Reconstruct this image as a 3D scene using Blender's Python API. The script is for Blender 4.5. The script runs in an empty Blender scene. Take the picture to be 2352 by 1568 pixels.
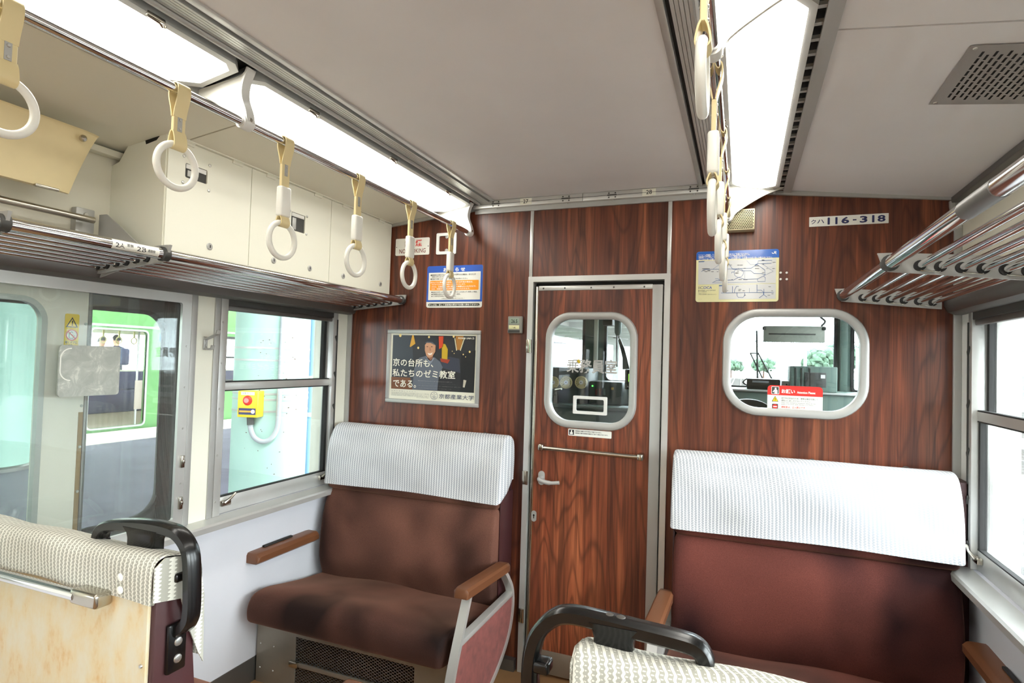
import bpy, bmesh, math, random
from mathutils import Vector, Matrix
from mathutils.geometry import tessellate_polygon

random.seed(7)
PI = math.pi
SC = bpy.context.scene
COL = SC.collection
V = Vector

# ------------------------------------------------------------------ camera
# metres; the driver's-cab bulkhead is the plane Y=0, X runs across the car, floor Z=0
CAM = V((0.589, -2.5, 1.39))
FPX = 1340.095                      # focal length in pixels of the 2352 x 1568 frame
RX = V((0.93024158, 0.01723176, -0.36654285))
RY = V((0.36569721, 0.03885967, 0.92992230))
RZ = V((0.03026793, -0.99909609, 0.02984727))
cd = bpy.data.cameras.new('camera')
cam = bpy.data.objects.new('camera', cd)
COL.objects.link(cam)
cam.matrix_world = Matrix((
    (RX[0], -RX[1], -RX[2], CAM[0]),
    (RY[0], -RY[1], -RY[2], CAM[1]),
    (RZ[0], -RZ[1], -RZ[2], CAM[2]),
    (0, 0, 0, 1)))
cd.sensor_width = 36.0
cd.lens = FPX * 36.0 / 2352.0
cd.clip_start = 0.02
cd.clip_end = 500
SC.camera = cam

# ------------------------------------------------------------------ sky, sun, exposure
SKY_STRENGTH = 5.2
LAMP_STRENGTH = 3.5
w = bpy.data.worlds.new('overcast_sky')
SC.world = w
w.use_nodes = True
wn = w.node_tree.nodes
wbg = wn['Background']
wbg.inputs['Color'].default_value = (0.92, 0.955, 1.0, 1)
wbg.inputs['Strength'].default_value = SKY_STRENGTH
sd = bpy.data.lights.new('sun', 'SUN')
sd.energy = 2.4
sd.angle = math.radians(60)
sd.color = (1, 0.97, 0.93)
sun = bpy.data.objects.new('sun', sd)
COL.objects.link(sun)
sun.rotation_euler = (math.radians(56), 0, math.radians(60))
SC.view_settings.view_transform = 'Standard'
SC.view_settings.look = 'None'
SC.view_settings.gamma = 1.0
SC.view_settings.exposure = 1.68
SC.view_settings.use_curve_mapping = False
SC.cycles.max_bounces = 10
SC.cycles.diffuse_bounces = 5
SC.cycles.transparent_max_bounces = 24

# ------------------------------------------------------------------ pixel -> point on a known plane
def ray(u, v):
    c = V((u - 1176.0, v - 784.0, FPX))
    return V((RX.dot(c), RY.dot(c), RZ.dot(c)))
def onx(u, v, X):
    d = ray(u, v); return CAM + d * ((X - CAM[0]) / d[0])
def ony(u, v, Y):
    d = ray(u, v); return CAM + d * ((Y - CAM[1]) / d[1])
def onz(u, v, Z):
    d = ray(u, v); return CAM + d * ((Z - CAM[2]) / d[2])

# ------------------------------------------------------------------ materials
def lin(c):
    return tuple(((x / 255.0) / 12.92 if x / 255.0 <= 0.04045 else ((x / 255.0 + 0.055) / 1.055) ** 2.4) for x in c)
def col4(c):
    return (*lin(c), 1.0)
MATS = {}
class NT:
    def __init__(s, m):
        s.t = m.node_tree; s.n = s.t.nodes; s.l = s.t.links
        s.b = s.n.get('Principled BSDF')
    def new(s, kind, **kw):
        n = s.n.new('ShaderNode' + kind)
        for k, v in kw.items(): setattr(n, k, v)
        return n
    def val(s, sock, v):
        if hasattr(v, 'is_output') or isinstance(v, bpy.types.NodeSocket): s.l.new(v, sock)
        else: sock.default_value = v
    def math(s, op, a, b=0.0, c=0.0, clamp=False):
        n = s.new('Math', operation=op, use_clamp=clamp)
        s.val(n.inputs[0], a); s.val(n.inputs[1], b)
        if op in ('MULTIPLY_ADD', 'SMOOTH_MIN', 'WRAP'): s.val(n.inputs[2], c)
        return n.outputs[0]
    def xyz(s):
        tc = s.new('TexCoord'); sp = s.new('SeparateXYZ')
        s.l.new(tc.outputs['Object'], sp.inputs[0])
        return tc.outputs['Object'], sp.outputs
    def mapping(s, vec, scale=(1, 1, 1), rot=(0, 0, 0), loc=(0, 0, 0)):
        m = s.new('Mapping'); s.l.new(vec, m.inputs['Vector'])
        m.inputs['Scale'].default_value = scale; m.inputs['Rotation'].default_value = rot; m.inputs['Location'].default_value = loc
        return m.outputs[0]
    def noise(s, vec, scale, detail=3, rough=0.5, dist=0.0):
        n = s.new('TexNoise'); s.l.new(vec, n.inputs['Vector'])
        n.inputs['Scale'].default_value = scale; n.inputs['Detail'].default_value = detail
        n.inputs['Roughness'].default_value = rough; n.inputs['Distortion'].default_value = dist
        return n.outputs['Fac']
    def ramp(s, fac, stops, interp='LINEAR'):
        r = s.new('ValToRGB'); s.l.new(fac, r.inputs[0])
        el = r.color_ramp.elements; r.color_ramp.interpolation = interp
        while len(el) < len(stops): el.new(0.5)
        for e, (p, c) in zip(el, stops):
            e.position = p; e.color = c if len(c) == 4 else col4(c)
        return r.outputs['Color']
    def mix(s, fac, a, b, blend='MIX'):
        m = s.new('Mix', data_type='RGBA', blend_type=blend)
        s.val(m.inputs[0], fac); s.val(m.inputs[6], a); s.val(m.inputs[7], b)
        return m.outputs[2]
    def bump(s, h, strength=0.3, dist=0.002):
        b = s.new('Bump'); b.inputs['Strength'].default_value = strength; b.inputs['Distance'].default_value = dist
        s.l.new(h, b.inputs['Height']); s.l.new(b.outputs[0], s.b.inputs['Normal'])
def mat(name, c, rough=0.5, metal=0.0, var=0.0, vscale=6.0, bump=0.0, bscale=200.0, coat=0.0, sheen=0.0, spec=None, emit=0.0, alpha=None):
    if name in MATS: return MATS[name]
    m = bpy.data.materials.new(name); m.use_nodes = True
    t = NT(m); b = t.b
    b.inputs['Base Color'].default_value = col4(c)
    b.inputs['Roughness'].default_value = rough
    b.inputs['Metallic'].default_value = metal
    if coat: b.inputs['Coat Weight'].default_value = coat; b.inputs['Coat Roughness'].default_value = 0.08
    if sheen: b.inputs['Sheen Weight'].default_value = sheen; b.inputs['Sheen Roughness'].default_value = 0.4
    if spec is not None: b.inputs['Specular IOR Level'].default_value = spec
    if emit:
        b.inputs['Emission Color'].default_value = col4(c); b.inputs['Emission Strength'].default_value = emit
    if var:
        vec, _ = t.xyz()
        n = t.noise(vec, vscale, 4)
        lo = tuple(max(0, x * (1 - var)) for x in c); hi = tuple(min(255, x * (1 + var)) for x in c)
        t.l.new(t.ramp(n, [(0.3, lo), (0.7, hi)]), b.inputs['Base Color'])
    if bump:
        vec, _ = t.xyz()
        t.bump(t.noise(vec, bscale, 2), bump, 0.001)
    MATS[name] = m
    return m
def nodemat(name):
    m = bpy.data.materials.new(name); m.use_nodes = True; MATS[name] = m
    return m, NT(m)

def wood(name, shift=(0, 0, 0), tone=1.0):
    m, t = nodemat(name)
    vec, _ = t.xyz()
    v1 = t.mapping(vec, (3.6, 1, 0.42), loc=shift)
    n1 = t.noise(v1, 1.6, 2, 0.45, 0.35)
    rings = t.math('SINE', t.math('MULTIPLY', n1, 95.0))
    r01 = t.math('MULTIPLY_ADD', rings, 0.5, 0.5)
    v2 = t.mapping(vec, (9.0, 1, 0.5), loc=shift)
    patch = t.noise(v2, 1.5, 3, 0.55)
    v3 = t.mapping(vec, (240, 1, 4.5), loc=shift)
    fib = t.noise(v3, 1.0, 3, 0.6)
    v4 = t.mapping(vec, (38, 1, 1.1), loc=shift)
    mid = t.noise(v4, 1.0, 3, 0.6, 0.4)
    k_ = lambda *c: tuple(min(250, x * tone) for x in c)
    base = t.ramp(patch, [(0.3, k_(100, 56, 44)), (0.5, k_(176, 96, 64)), (0.7, k_(222, 134, 90))])
    c2 = t.mix(t.math('MULTIPLY', t.math('POWER', r01, 5.0), 0.55), base, col4((70, 38, 30)))
    c3 = t.mix(t.math('MULTIPLY_ADD', mid, 1.9, -0.5, clamp=True), col4((74, 42, 34)), c2)
    c4 = t.mix(0.5, c3, t.ramp(fib, [(0.3, (98, 76, 70)), (0.7, (255, 252, 246))]), 'MULTIPLY')
    t.l.new(c4, t.b.inputs['Base Color'])
    t.b.inputs['Roughness'].default_value = 0.33
    t.b.inputs['Specular IOR Level'].default_value = 0.45
    t.bump(fib, 0.05, 0.001)
    return m
def velvet(name, dark, light, seed=0.0):
    m, t = nodemat(name)
    vec, _ = t.xyz()
    a = t.noise(t.mapping(vec, (1, 1, 0.8), loc=(seed, 0, seed)), 2.6, 2, 0.45, 0.3)
    f = t.noise(vec, 420, 2, 0.7)
    c = t.ramp(a, [(0.38, dark), (0.64, light)])
    c = t.mix(0.45, c, t.ramp(f, [(0.3, (120, 110, 108)), (0.7, (255, 255, 255))]), 'MULTIPLY')
    t.l.new(c, t.b.inputs['Base Color'])
    t.b.inputs['Roughness'].default_value = 0.85
    t.b.inputs['Specular IOR Level'].default_value = 0.15
    t.b.inputs['Sheen Weight'].default_value = 0.35
    t.b.inputs['Sheen Roughness'].default_value = 0.45
    t.b.inputs['Sheen Tint'].default_value = col4((205, 150, 125))
    t.bump(f, 0.25, 0.0008)
    return m
def knit(name, gap, thread, p=0.0125, q=0.009):
    m, t = nodemat(name)
    vec, o = t.xyz()
    u = t.math('ADD', t.math('ADD', o['X'], t.math('MULTIPLY', o['Y'], 0.35)), t.math('MULTIPLY', t.math('SINE', t.math('MULTIPLY', o['Z'], 2 * PI / q)), p * 0.09))
    st = t.math('SINE', t.math('MULTIPLY', u, 2 * PI / p))
    th = t.math('GREATER_THAN', st, 0.35)
    d = t.math('MULTIPLY', t.math('SINE', t.math('MULTIPLY', t.math('ADD', o['Z'], o['Y']), 2 * PI / q)), t.math('SINE', t.math('MULTIPLY', o['X'], PI / p)))
    dot = t.math('MULTIPLY', t.math('GREATER_THAN', d, 0.45), t.math('LESS_THAN', st, -0.35))
    fac = t.math('MAXIMUM', th, t.math('MULTIPLY', dot, 0.8))
    c = t.mix(fac, col4(gap), col4(thread))
    big = t.noise(vec, 5.0, 3)
    c = t.mix(0.5, c, t.ramp(big, [(0.3, (215, 212, 205)), (0.7, (255, 255, 255))]), 'MULTIPLY')
    t.l.new(c, t.b.inputs['Base Color'])
    t.b.inputs['Roughness'].default_value = 0.9
    t.b.inputs['Specular IOR Level'].default_value = 0.1
    t.bump(fac, 0.5, 0.0012)
    return m
def glassmat(name, tint=(235, 245, 242), refl=0.08, rough=0.0, dirt=0.0):
    m, t = nodemat(name)
    for n in list(t.n): t.n.remove(n)
    out = t.new('OutputMaterial')
    tr = t.new('BsdfTransparent'); tr.inputs[0].default_value = col4(tint)
    gl = t.new('BsdfGlossy'); gl.inputs['Roughness'].default_value = rough
    fr = t.new('LayerWeight'); fr.inputs['Blend'].default_value = 0.2
    f = t.math('MULTIPLY_ADD', fr.outputs['Fresnel'], 0.7, refl * 0.4, clamp=True)
    mx = t.new('MixShader')
    t.l.new(f, mx.inputs[0]); t.l.new(tr.outputs[0], mx.inputs[1]); t.l.new(gl.outputs[0], mx.inputs[2])
    last = mx.outputs[0]
    if dirt:
        vec, _ = t.xyz()
        df = t.new('BsdfDiffuse'); df.inputs[0].default_value = col4((225, 228, 225))
        k = t.math('MULTIPLY', t.noise(t.mapping(vec, (1, 1, 0.5)), 7.0, 4, 0.6), dirt)
        m2 = t.new('MixShader'); t.l.new(k, m2.inputs[0]); t.l.new(last, m2.inputs[1]); t.l.new(df.outputs[0], m2.inputs[2])
        last = m2.outputs[0]
    t.l.new(last, out.inputs[0])
    return m
def emitmat(name, c, s):
    m, t = nodemat(name)
    for n in list(t.n): t.n.remove(n)
    out = t.new('OutputMaterial'); e = t.new('Emission')
    e.inputs[0].default_value = col4(c); e.inputs[1].default_value = s
    t.l.new(e.outputs[0], out.inputs[0])
    return m

# ------------------------------------------------------------------ mesh builder
def rr(cx, cy, w, h, r, n=6):
    pts = []
    for (sx, sy, a0) in ((1, 1, 0), (-1, 1, 90), (-1, -1, 180), (1, -1, 270)):
        ox, oy = cx + sx * (w / 2 - r), cy + sy * (h / 2 - r)
        for k in range(n + 1):
            a = math.radians(a0 + 90 * k / n)
            pts.append((ox + r * math.cos(a), oy + r * math.sin(a)))
    return pts
def circ(cx, cy, r, n=20):
    return [(cx + r * math.cos(2 * PI * k / n), cy + r * math.sin(2 * PI * k / n)) for k in range(n)]
def rect(x0, y0, x1, y1):
    return [(x0, y0), (x1, y0), (x1, y1), (x0, y1)]
def smooth_path(pts, n=6, closed=False):
    """Catmull-Rom through pts"""
    P = [V(p) for p in pts]; out = []
    m = len(P)
    for i in range(m if closed else m - 1):
        a = P[(i - 1) % m] if closed or i > 0 else P[0] * 2 - P[1]
        b, c = P[i], P[(i + 1) % m]
        d = P[(i + 2) % m] if closed or i + 2 < m else P[-1] * 2 - P[-2]
        for k in range(n):
            t = k / n
            out.append(0.5 * ((2 * b) + (c - a) * t + (2 * a - 5 * b + 4 * c - d) * t * t + (3 * b - a - 3 * c + d) * t ** 3))
    if not closed: out.append(P[-1])
    return out
class MB:
    def __init__(s): s.v = []; s.f = []; s.mi = []; s.cur = 0
    def add(s, vs, fs):
        o = len(s.v); s.v += [tuple(p) for p in vs]
        for f in fs: s.f.append([i + o for i in f]); s.mi.append(s.cur)
        return s
    def box(s, a, b, bev=0.0, seg=2):
        lo = [min(p, q) for p, q in zip(a, b)]; hi = [max(p, q) for p, q in zip(a, b)]
        if bev <= 0:
            x0, y0, z0 = lo; x1, y1, z1 = hi
            return s.add([(x0, y0, z0), (x1, y0, z0), (x1, y1, z0), (x0, y1, z0), (x0, y0, z1), (x1, y0, z1), (x1, y1, z1), (x0, y1, z1)],
                         [(3, 2, 1, 0), (4, 5, 6, 7), (0, 1, 5, 4), (1, 2, 6, 5), (2, 3, 7, 6), (3, 0, 4, 7)])
        bm = bmesh.new(); bmesh.ops.create_cube(bm, size=1.0)
        for v in bm.verts:
            for i in range(3): v.co[i] = (lo[i] + hi[i]) / 2 + v.co[i] * (hi[i] - lo[i])
        bev = min(bev, 0.49 * min(h - l for l, h in zip(lo, hi)))
        bmesh.ops.bevel(bm, geom=bm.edges[:], offset=bev, segments=seg, affect='EDGES', profile=0.5)
        bm.verts.index_update()
        s.add([v.co[:] for v in bm.verts], [[v.index for v in f.verts] for f in bm.faces]); bm.free()
        return s
    def obox(s, c, ux, uy, uz, bev=0.0, seg=2):
        """box centred at c with half-extent vectors"""
        t = MB(); lx, ly, lz = V(ux).length, V(uy).length, V(uz).length
        t.box((-lx, -ly, -lz), (lx, ly, lz), bev, seg)
        ax, ay, az = V(ux).normalized(), V(uy).normalized(), V(uz).normalized()
        return s.add([V(c) + ax * p[0] + ay * p[1] + az * p[2] for p in t.v], t.f)
    def tube(s, pts, r, n=12, closed=False, caps=True):
        P = [V(p) for p in pts]; m = len(P)
        R = r if isinstance(r, (list, tuple)) else [r] * m
        T = []
        for i in range(m):
            a = P[(i - 1) % m] if closed or i > 0 else P[i]; b = P[(i + 1) % m] if closed or i < m - 1 else P[i]
            T.append((b - a).normalized())
        nrm = T[0].orthogonal().normalized(); vs = []; fs = []
        for i in range(m):
            if i:
                ax = T[i - 1].cross(T[i])
                if ax.length > 1e-7: nrm = Matrix.Rotation(T[i - 1].angle(T[i]), 3, ax.normalized()) @ nrm
            bi = T[i].cross(nrm)
            for k in range(n):
                a = 2 * PI * k / n
                vs.append(P[i] + nrm * (R[i] * math.cos(a)) + bi * (R[i] * math.sin(a)))
        for i in range(m if closed else m - 1):
            for k in range(n):
                a, b = i * n + k, i * n + (k + 1) % n
                c, d = ((i + 1) % m) * n + (k + 1) % n, ((i + 1) % m) * n + k
                fs.append((a, b, c, d))
        if caps and not closed:
            fs.append(tuple(range(n))[::-1]); fs.append(tuple(range((m - 1) * n, m * n)))
        return s.add(vs, fs)
    def sweep(s, pts, prof, nrm, closed=False, caps=True):
        """planar path; prof in (outward, normal)"""
        P = [V(p) for p in pts]; m = len(P); N = V(nrm).normalized(); n = len(prof); vs = []; fs = []
        for i in range(m):
            a = P[(i - 1) % m] if closed or i > 0 else P[i]; b = P[(i + 1) % m] if closed or i < m - 1 else P[i]
            t = (b - a).normalized(); sd = t.cross(N).normalized()
            for (x, y) in prof: vs.append(P[i] + sd * x + N * y)
        for i in range(m if closed else m - 1):
            for k in range(n):
                fs.append((i * n + k, i * n + (k + 1) % n, ((i + 1) % m) * n + (k + 1) % n, ((i + 1) % m) * n + k))
        if caps and not closed:
            fs.append(tuple(range(n))[::-1]); fs.append(tuple(range((m - 1) * n, m * n)))
        return s.add(vs, fs)
    def lathe(s, prof, c, axis, n=20):
        """prof: (radius, height along axis)"""
        ax = V(axis).normalized(); u = ax.orthogonal().normalized(); w = ax.cross(u); c = V(c); vs = []; fs = []
        for (r, h) in prof:
            for k in range(n):
                a = 2 * PI * k / n
                vs.append(c + ax * h + (u * math.cos(a) + w * math.sin(a)) * max(r, 1e-5))
        for i in range(len(prof) - 1):
            for k in range(n): fs.append((i * n + k, i * n + (k + 1) % n, (i + 1) * n + (k + 1) % n, (i + 1) * n + k))
        fs.append(tuple(range(n))[::-1]); fs.append(tuple(range((len(prof) - 1) * n, len(prof) * n)))
        return s.add(vs, fs)
    def plate(s, outer, holes, o, ux, uy, th):
        """outer / hole loops in (ux,uy) from o; extruded by th along ux x uy"""
        o, ux, uy = V(o), V(ux), V(uy); nn = ux.cross(uy).normalized() * th
        loops = [outer] + list(holes)
        tri = tessellate_polygon([[V((p[0], p[1], 0)) for p in L] for L in loops])
        flat = [p for L in loops for p in L]; m = len(flat)
        vs = [o + ux * p[0] + uy * p[1] for p in flat]; vs = vs + [p + nn for p in vs]
        fs = []
        for t in tri:
            a, b, c = [flat[i] for i in t]
            ccw = (b[0] - a[0]) * (c[1] - a[1]) - (b[1] - a[1]) * (c[0] - a[0]) > 0
            t = list(t) if ccw else list(t)[::-1]
            fs.append([i + m for i in t]); fs.append(t[::-1])
        if th:
            k = 0
            for L in loops:
                q = len(L)
                for i in range(q): fs.append((k + i, k + (i + 1) % q, k + (i + 1) % q + m, k + i + m))
                k += q
        return s.add(vs, fs)
    def loft(s, loops, caps=True, closed=False):
        n = len(loops[0]); vs = [p for L in loops for p in L]; fs = []
        m = len(loops)
        for i in range(m if closed else m - 1):
            j = (i + 1) % m
            for k in range(n): fs.append((i * n + k, i * n + (k + 1) % n, j * n + (k + 1) % n, j * n + k))
        if caps and not closed: fs.append(tuple(range(n))[::-1]); fs.append(tuple(range((m - 1) * n, m * n)))
        return s.add(vs, fs)
    def grid(s, pts, nu, nv):
        """sheet of nu x nv points, index i*nv+j"""
        return s.add(pts, [(i * nv + j, (i + 1) * nv + j, (i + 1) * nv + j + 1, i * nv + j + 1) for i in range(nu - 1) for j in range(nv - 1)])
    def build(s, name, m, parent=None, smooth=35, **tags):
        me = bpy.data.meshes.new(name); me.from_pydata(s.v, [], s.f)
        ms = m if isinstance(m, (list, tuple)) else [m]
        for x in ms: me.materials.append(MATS[x] if isinstance(x, str) else x)
        if len(ms) > 1: me.polygons.foreach_set('material_index', s.mi)
        bm = bmesh.new(); bm.from_mesh(me); bmesh.ops.recalc_face_normals(bm, faces=bm.faces[:]); bm.to_mesh(me); bm.free()
        if smooth:
            me.shade_smooth(); me.set_sharp_from_angle(angle=math.radians(smooth))
        return link(name, me, parent, **tags)
def link(name, me, parent=None, **tags):
    o = bpy.data.objects.new(name, me); COL.objects.link(o)
    if parent is not None: adopt(o, parent)
    for k, v in tags.items(): o[{'cat': 'category'}.get(k, k)] = v
    return o
ROOT = {}
def adopt(o, p):
    o.parent = p
    o.matrix_parent_inverse = Matrix.Translation(-V(ROOT.get(p.name, (0, 0, 0))))
def thing(name, label, cat, loc=(0, 0, 0), group=None):
    o = bpy.data.objects.new(name, None); COL.objects.link(o); o.empty_display_size = 0.05
    o.location = loc; ROOT[o.name] = tuple(loc)
    o['label'] = label; o['category'] = cat
    if group: o['group'] = group
    return o
def struct(name, label=None, loc=(0, 0, 0)):
    o = bpy.data.objects.new(name, None); COL.objects.link(o); o.empty_display_size = 0.05
    o['kind'] = 'structure'
    if label: o['label'] = label; o['category'] = name.split('_')[0]
    return o
def dup(root, off, label=None, group=None):
    r = root.copy(); COL.objects.link(r); r.location = V(root.location) + V(off)
    if label: r['label'] = label
    if group: r['group'] = group
    for ch in list(root.children):
        c = ch.copy(); COL.objects.link(c); c.parent = r; c.matrix_parent_inverse = ch.matrix_parent_inverse.copy()
        for g in list(ch.children):
            d = g.copy(); COL.objects.link(d); d.parent = c; d.matrix_parent_inverse = g.matrix_parent_inverse.copy()
    return r
def tag(o, label, cat, group=None, kind=None):
    o['label'] = label; o['category'] = cat
    if group: o['group'] = group
    if kind: o['kind'] = kind
    return o

def text_mesh(s, bold=0.0):
    cu = bpy.data.curves.new('lettering', 'FONT'); cu.body = s; cu.size = 1.0; cu.offset = bold; cu.resolution_u = 2
    o = bpy.data.objects.new('lettering', cu); COL.objects.link(o)
    me = bpy.data.meshes.new_from_object(o)
    bpy.data.objects.remove(o); bpy.data.curves.remove(cu)
    return me
def text(s, name, o, ux, uy, m, parent, w=None, h=None, bold=0.0, align=0.0, warp=None, lift=0.0):
    """lettering with its lower-left at o (align shifts by that share of width); fitted to w and/or h"""
    me = text_mesh(s, bold)
    xs = [v.co.x for v in me.vertices]; ys = [v.co.y for v in me.vertices]
    if not xs: return None
    x0, x1, y0, y1 = min(xs), max(xs), min(ys), max(ys)
    sy = h / (y1 - y0) if h else None; sx = w / (x1 - x0) if w else None
    sx = sx or sy; sy = sy or sx
    o, ux, uy = V(o), V(ux).normalized(), V(uy).normalized(); n = ux.cross(uy)
    for v in me.vertices:
        a = (v.co.x - x0) * sx - align * (x1 - x0) * sx; b = (v.co.y - y0) * sy
        v.co = warp(a, b) if warp else o + ux * a + uy * b + n * lift
    me.materials.append(MATS[m] if isinstance(m, str) else m)
    me.name = name
    return link(name, me, parent)
# ------------------------------------------------------------------ material set
wood('rosewood', (0, 0, 0), 0.86); wood('rosewood_door', (4.3, 0, 2.2), 1.08); wood('rosewood_b', (9.1, 0, 5.2), 0.86)
velvet('brown_velvet', (42, 26, 25), (132, 90, 76)); velvet('dark_velvet', (30, 19, 18), (104, 68, 58), 1.9); velvet('wine_velvet', (46, 24, 26), (116, 64, 56), 3.7)
mat('maroon_vinyl', (62, 30, 32), 0.45); mat('wine_cloth', (128, 66, 62), 0.9, var=0.12, vscale=30, sheen=0.3)
knit('white_knit', (176, 180, 188), (232, 233, 235)); knit('cream_knit', (170, 168, 158), (226, 224, 213), 0.011, 0.0075)
mat('aluminium', (202, 202, 199), 0.32, 0.5, var=0.05, vscale=3); mat('satin_aluminium', (180, 180, 177), 0.42, 0.4)
mat('dark_aluminium', (120, 118, 116), 0.4, 0.75); mat('chrome', (225, 226, 228), 0.09, 1.0); mat('dull_chrome', (186, 180, 168), 0.2, 1.0)
mat('white_paint', (226, 226, 222), 0.45); mat('wall_white', (218, 219, 226), 0.4, var=0.02, vscale=3)
mat('cream_paint', (232, 231, 216), 0.4); mat('cream_upper', (222, 218, 202), 0.5); mat('tan_plastic', (228, 210, 164), 0.4, var=0.05, vscale=4)
mat('ceiling_grey', (226, 223, 222), 0.55, var=0.02, vscale=2, bump=0.05, bscale=900); mat('black', (14, 14, 14), 0.6); mat('black_plastic', (10, 10, 11), 0.26, coat=0.1)
mat('rubber', (30, 30, 30), 0.7); mat('dark_grey', (62, 62, 60), 0.6); mat('lamp_frame', (190, 190, 186), 0.4, 0.2)
mat('white_plastic', (238, 237, 228), 0.3); mat('strap_cream', (226, 208, 158), 0.45); mat('brown_arm', (108, 68, 44), 0.35); mat('tan_floor', (150, 112, 74), 0.6, var=0.06)
mat('steel_box', (158, 152, 140), 0.42, 0.6, var=0.06, vscale=5); mat('screw', (196, 196, 192), 0.3, 0.9)
mat('cab_green', (90, 108, 100), 0.55, var=0.03); mat('cab_dark', (44, 54, 50), 0.5); mat('gauge_face', (218, 206, 150), 0.5)
mat('ink', (24, 24, 30), 0.6); mat('navy_ink', (38, 44, 92), 0.5); mat('white_ink', (246, 246, 240), 0.5); mat('grey_ink', (110, 112, 116), 0.6)
mat('red_ink', (214, 44, 36), 0.5); mat('sign_blue', (44, 92, 190), 0.35); mat('sign_white', (236, 236, 228), 0.35); mat('sign_orange', (250, 160, 34), 0.4)
mat('map_cream', (226, 222, 172), 0.18, coat=0.6); mat('map_blue', (32, 98, 190), 0.18, coat=0.6); mat('map_grey', (206, 208, 208), 0.18, coat=0.6); mat('map_line', (70, 104, 158), 0.5)
mat('yellow', (242, 202, 20), 0.4); mat('red_button', (226, 52, 36), 0.35); mat('maroon_ink', (120, 40, 34), 0.5)
glassmat('pane_glass', (247, 251, 250)); glassmat('pocket_glass', (246, 250, 248), 0.1, 0.0, 0.10); glassmat('cab_glass', (246, 250, 250), 0.06)
emitmat('lamp_diffuser', (255, 252, 243), LAMP_STRENGTH)
m_, t_ = nodemat('laminate_beige')
v_, _ = t_.xyz()
t_.l.new(t_.ramp(t_.noise(t_.mapping(v_, (1, 1, 0.55)), 26, 4, 0.6), [(0.36, (198, 188, 164)), (0.56, (198, 179, 142)), (0.72, (190, 150, 100))]), t_.b.inputs['Base Color'])
t_.b.inputs['Roughness'].default_value = 0.45
m_, t_ = nodemat('worn_grey')
v_, _ = t_.xyz()
t_.l.new(t_.ramp(t_.noise(v_, 24, 5, 0.65, 0.8), [(0.4, (168, 172, 164)), (0.56, (182, 186, 178)), (0.62, (206, 208, 198))]), t_.b.inputs['Base Color'])
t_.b.inputs['Roughness'].default_value = 0.6

XL, XR, YB = -1.31, 1.31, -12.0

# ------------------------------------------------------------------ room shell
fl = MB().box((XL - 0.14, YB, -0.06), (XR + 0.14, 1.6, 0.0)).build('floor', 'tan_floor', kind='structure')
wb = MB().box((XL - 0.14, YB - 0.05, 0), (XR + 0.14, YB, 2.2)).build('wall_back', 'cream_paint', kind='structure')

def side_wall(name, s):
    """s=-1 left, +1 right; window openings along Y"""
    r = struct(name)
    X0, X1 = 1.31 * s, 1.45 * s
    MB().box((X0, YB, 0), (X1, 0.04, 0.74)).build('lower_panel', 'wall_white', r)
    opens = [(-0.80, -0.09), (-2.15, -0.93), (-3.4, -2.5), (-4.7, -3.7), (-5.7, -4.9), (-6.7, -5.9), (-7.7, -6.9), (-8.7, -7.9), (-9.7, -8.9), (-10.7, -9.9)] if s < 0 else [(-0.80, -0.09), (-1.72, -0.95), (-2.62, -1.87), (-3.5, -2.77), (-4.4, -3.67), (-5.7, -4.9), (-6.7, -5.9), (-7.7, -6.9), (-8.7, -7.9), (-9.7, -8.9), (-10.7, -9.9)]
    ys = [0.04]
    for (a, b) in opens: ys += [b, a]
    ys.append(YB)
    for i in range(0, len(ys), 2):
        MB().box((X0, ys[i], 0.74), (X1, ys[i + 1], 1.60)).build('post_panel', 'cream_paint' if s < 0 else 'white_paint', r)
    MB().box((X0, YB, 1.60), (X1, 0.04, 2.25)).build('upper_panel', 'cream_upper', r)
    # header box above the windows, rounded lower lip, long aluminium sill with a dark nosing
    prof = [(0, 1.665), (0.045, 1.665), (0.052, 1.655), (0.052, 1.625), (0.04, 1.602), (0.02, 1.592), (0, 1.592)]
    MB().loft([[V((X0 - s * p[0], y, p[1])) for p in prof] for y in (-0.002, YB)]).build('window_header', 'dark_aluminium', r)
    prof = [(0, 0.742), (0.066, 0.738), (0.072, 0.731), (0.072, 0.712), (0.062, 0.708), (0, 0.708)]
    MB().loft([[V((X0 - s * p[0], y, p[1])) for p in prof] for y in (-0.002, YB)]).build('window_sill', 'aluminium', r)
    MB().box((X0 - s * 0.003, YB, 0.0), (X0, -0.002, 0.10)).build('baseboard', 'dark_aluminium', r)
    return r
WL = side_wall('wall_left', -1)
WR = side_wall('wall_right', 1)

# wood bulkhead with its panels
WF = struct('wall_front')
MB().plate(rect(-1.45, 0, -0.305, 2.25), [], (0, 0.04, 0), (1, 0, 0), (0, 0, 1), 0.04).build('wood_panel', 'rosewood', WF, 0)
MB().plate(rect(-0.305, 1.75, 0.296, 2.25), [], (0, 0.04, 0), (1, 0, 0), (0, 0, 1), 0.04).build('wood_panel', 'rosewood_b', WF, 0)
RWH = rr(0.774, 1.407, 0.462, 0.370, 0.110, 10)
MB().plate(rect(0.296, 0, 1.45, 2.25), [RWH], (0, 0.04, 0), (1, 0, 0), (0, 0, 1), 0.04).build('wood_panel', 'rosewood', WF, 0)
for x in (-0.313, 0.300):
    MB().box((x - 0.008, -0.006, 1.755), (x + 0.008, 0, 2.09), 0.002).build('joint_strip', 'aluminium', WF)
MB().box((-1.30, -0.03, 0), (-0.33, -0.0, 0.05)).build('skirting', 'dark_aluminium', WF)
MB().box((0.33, -0.03, 0), (1.30, -0.0, 0.05)).build('skirting', 'dark_aluminium', WF)
# corner posts where bulkhead meets the sides
for s in (-1, 1):
    MB().box((1.31 * s, -0.012, 0.74), (1.285 * s, 0.0, 2.02), 0.003).build('corner_strip', 'satin_aluminium', WF)

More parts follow.
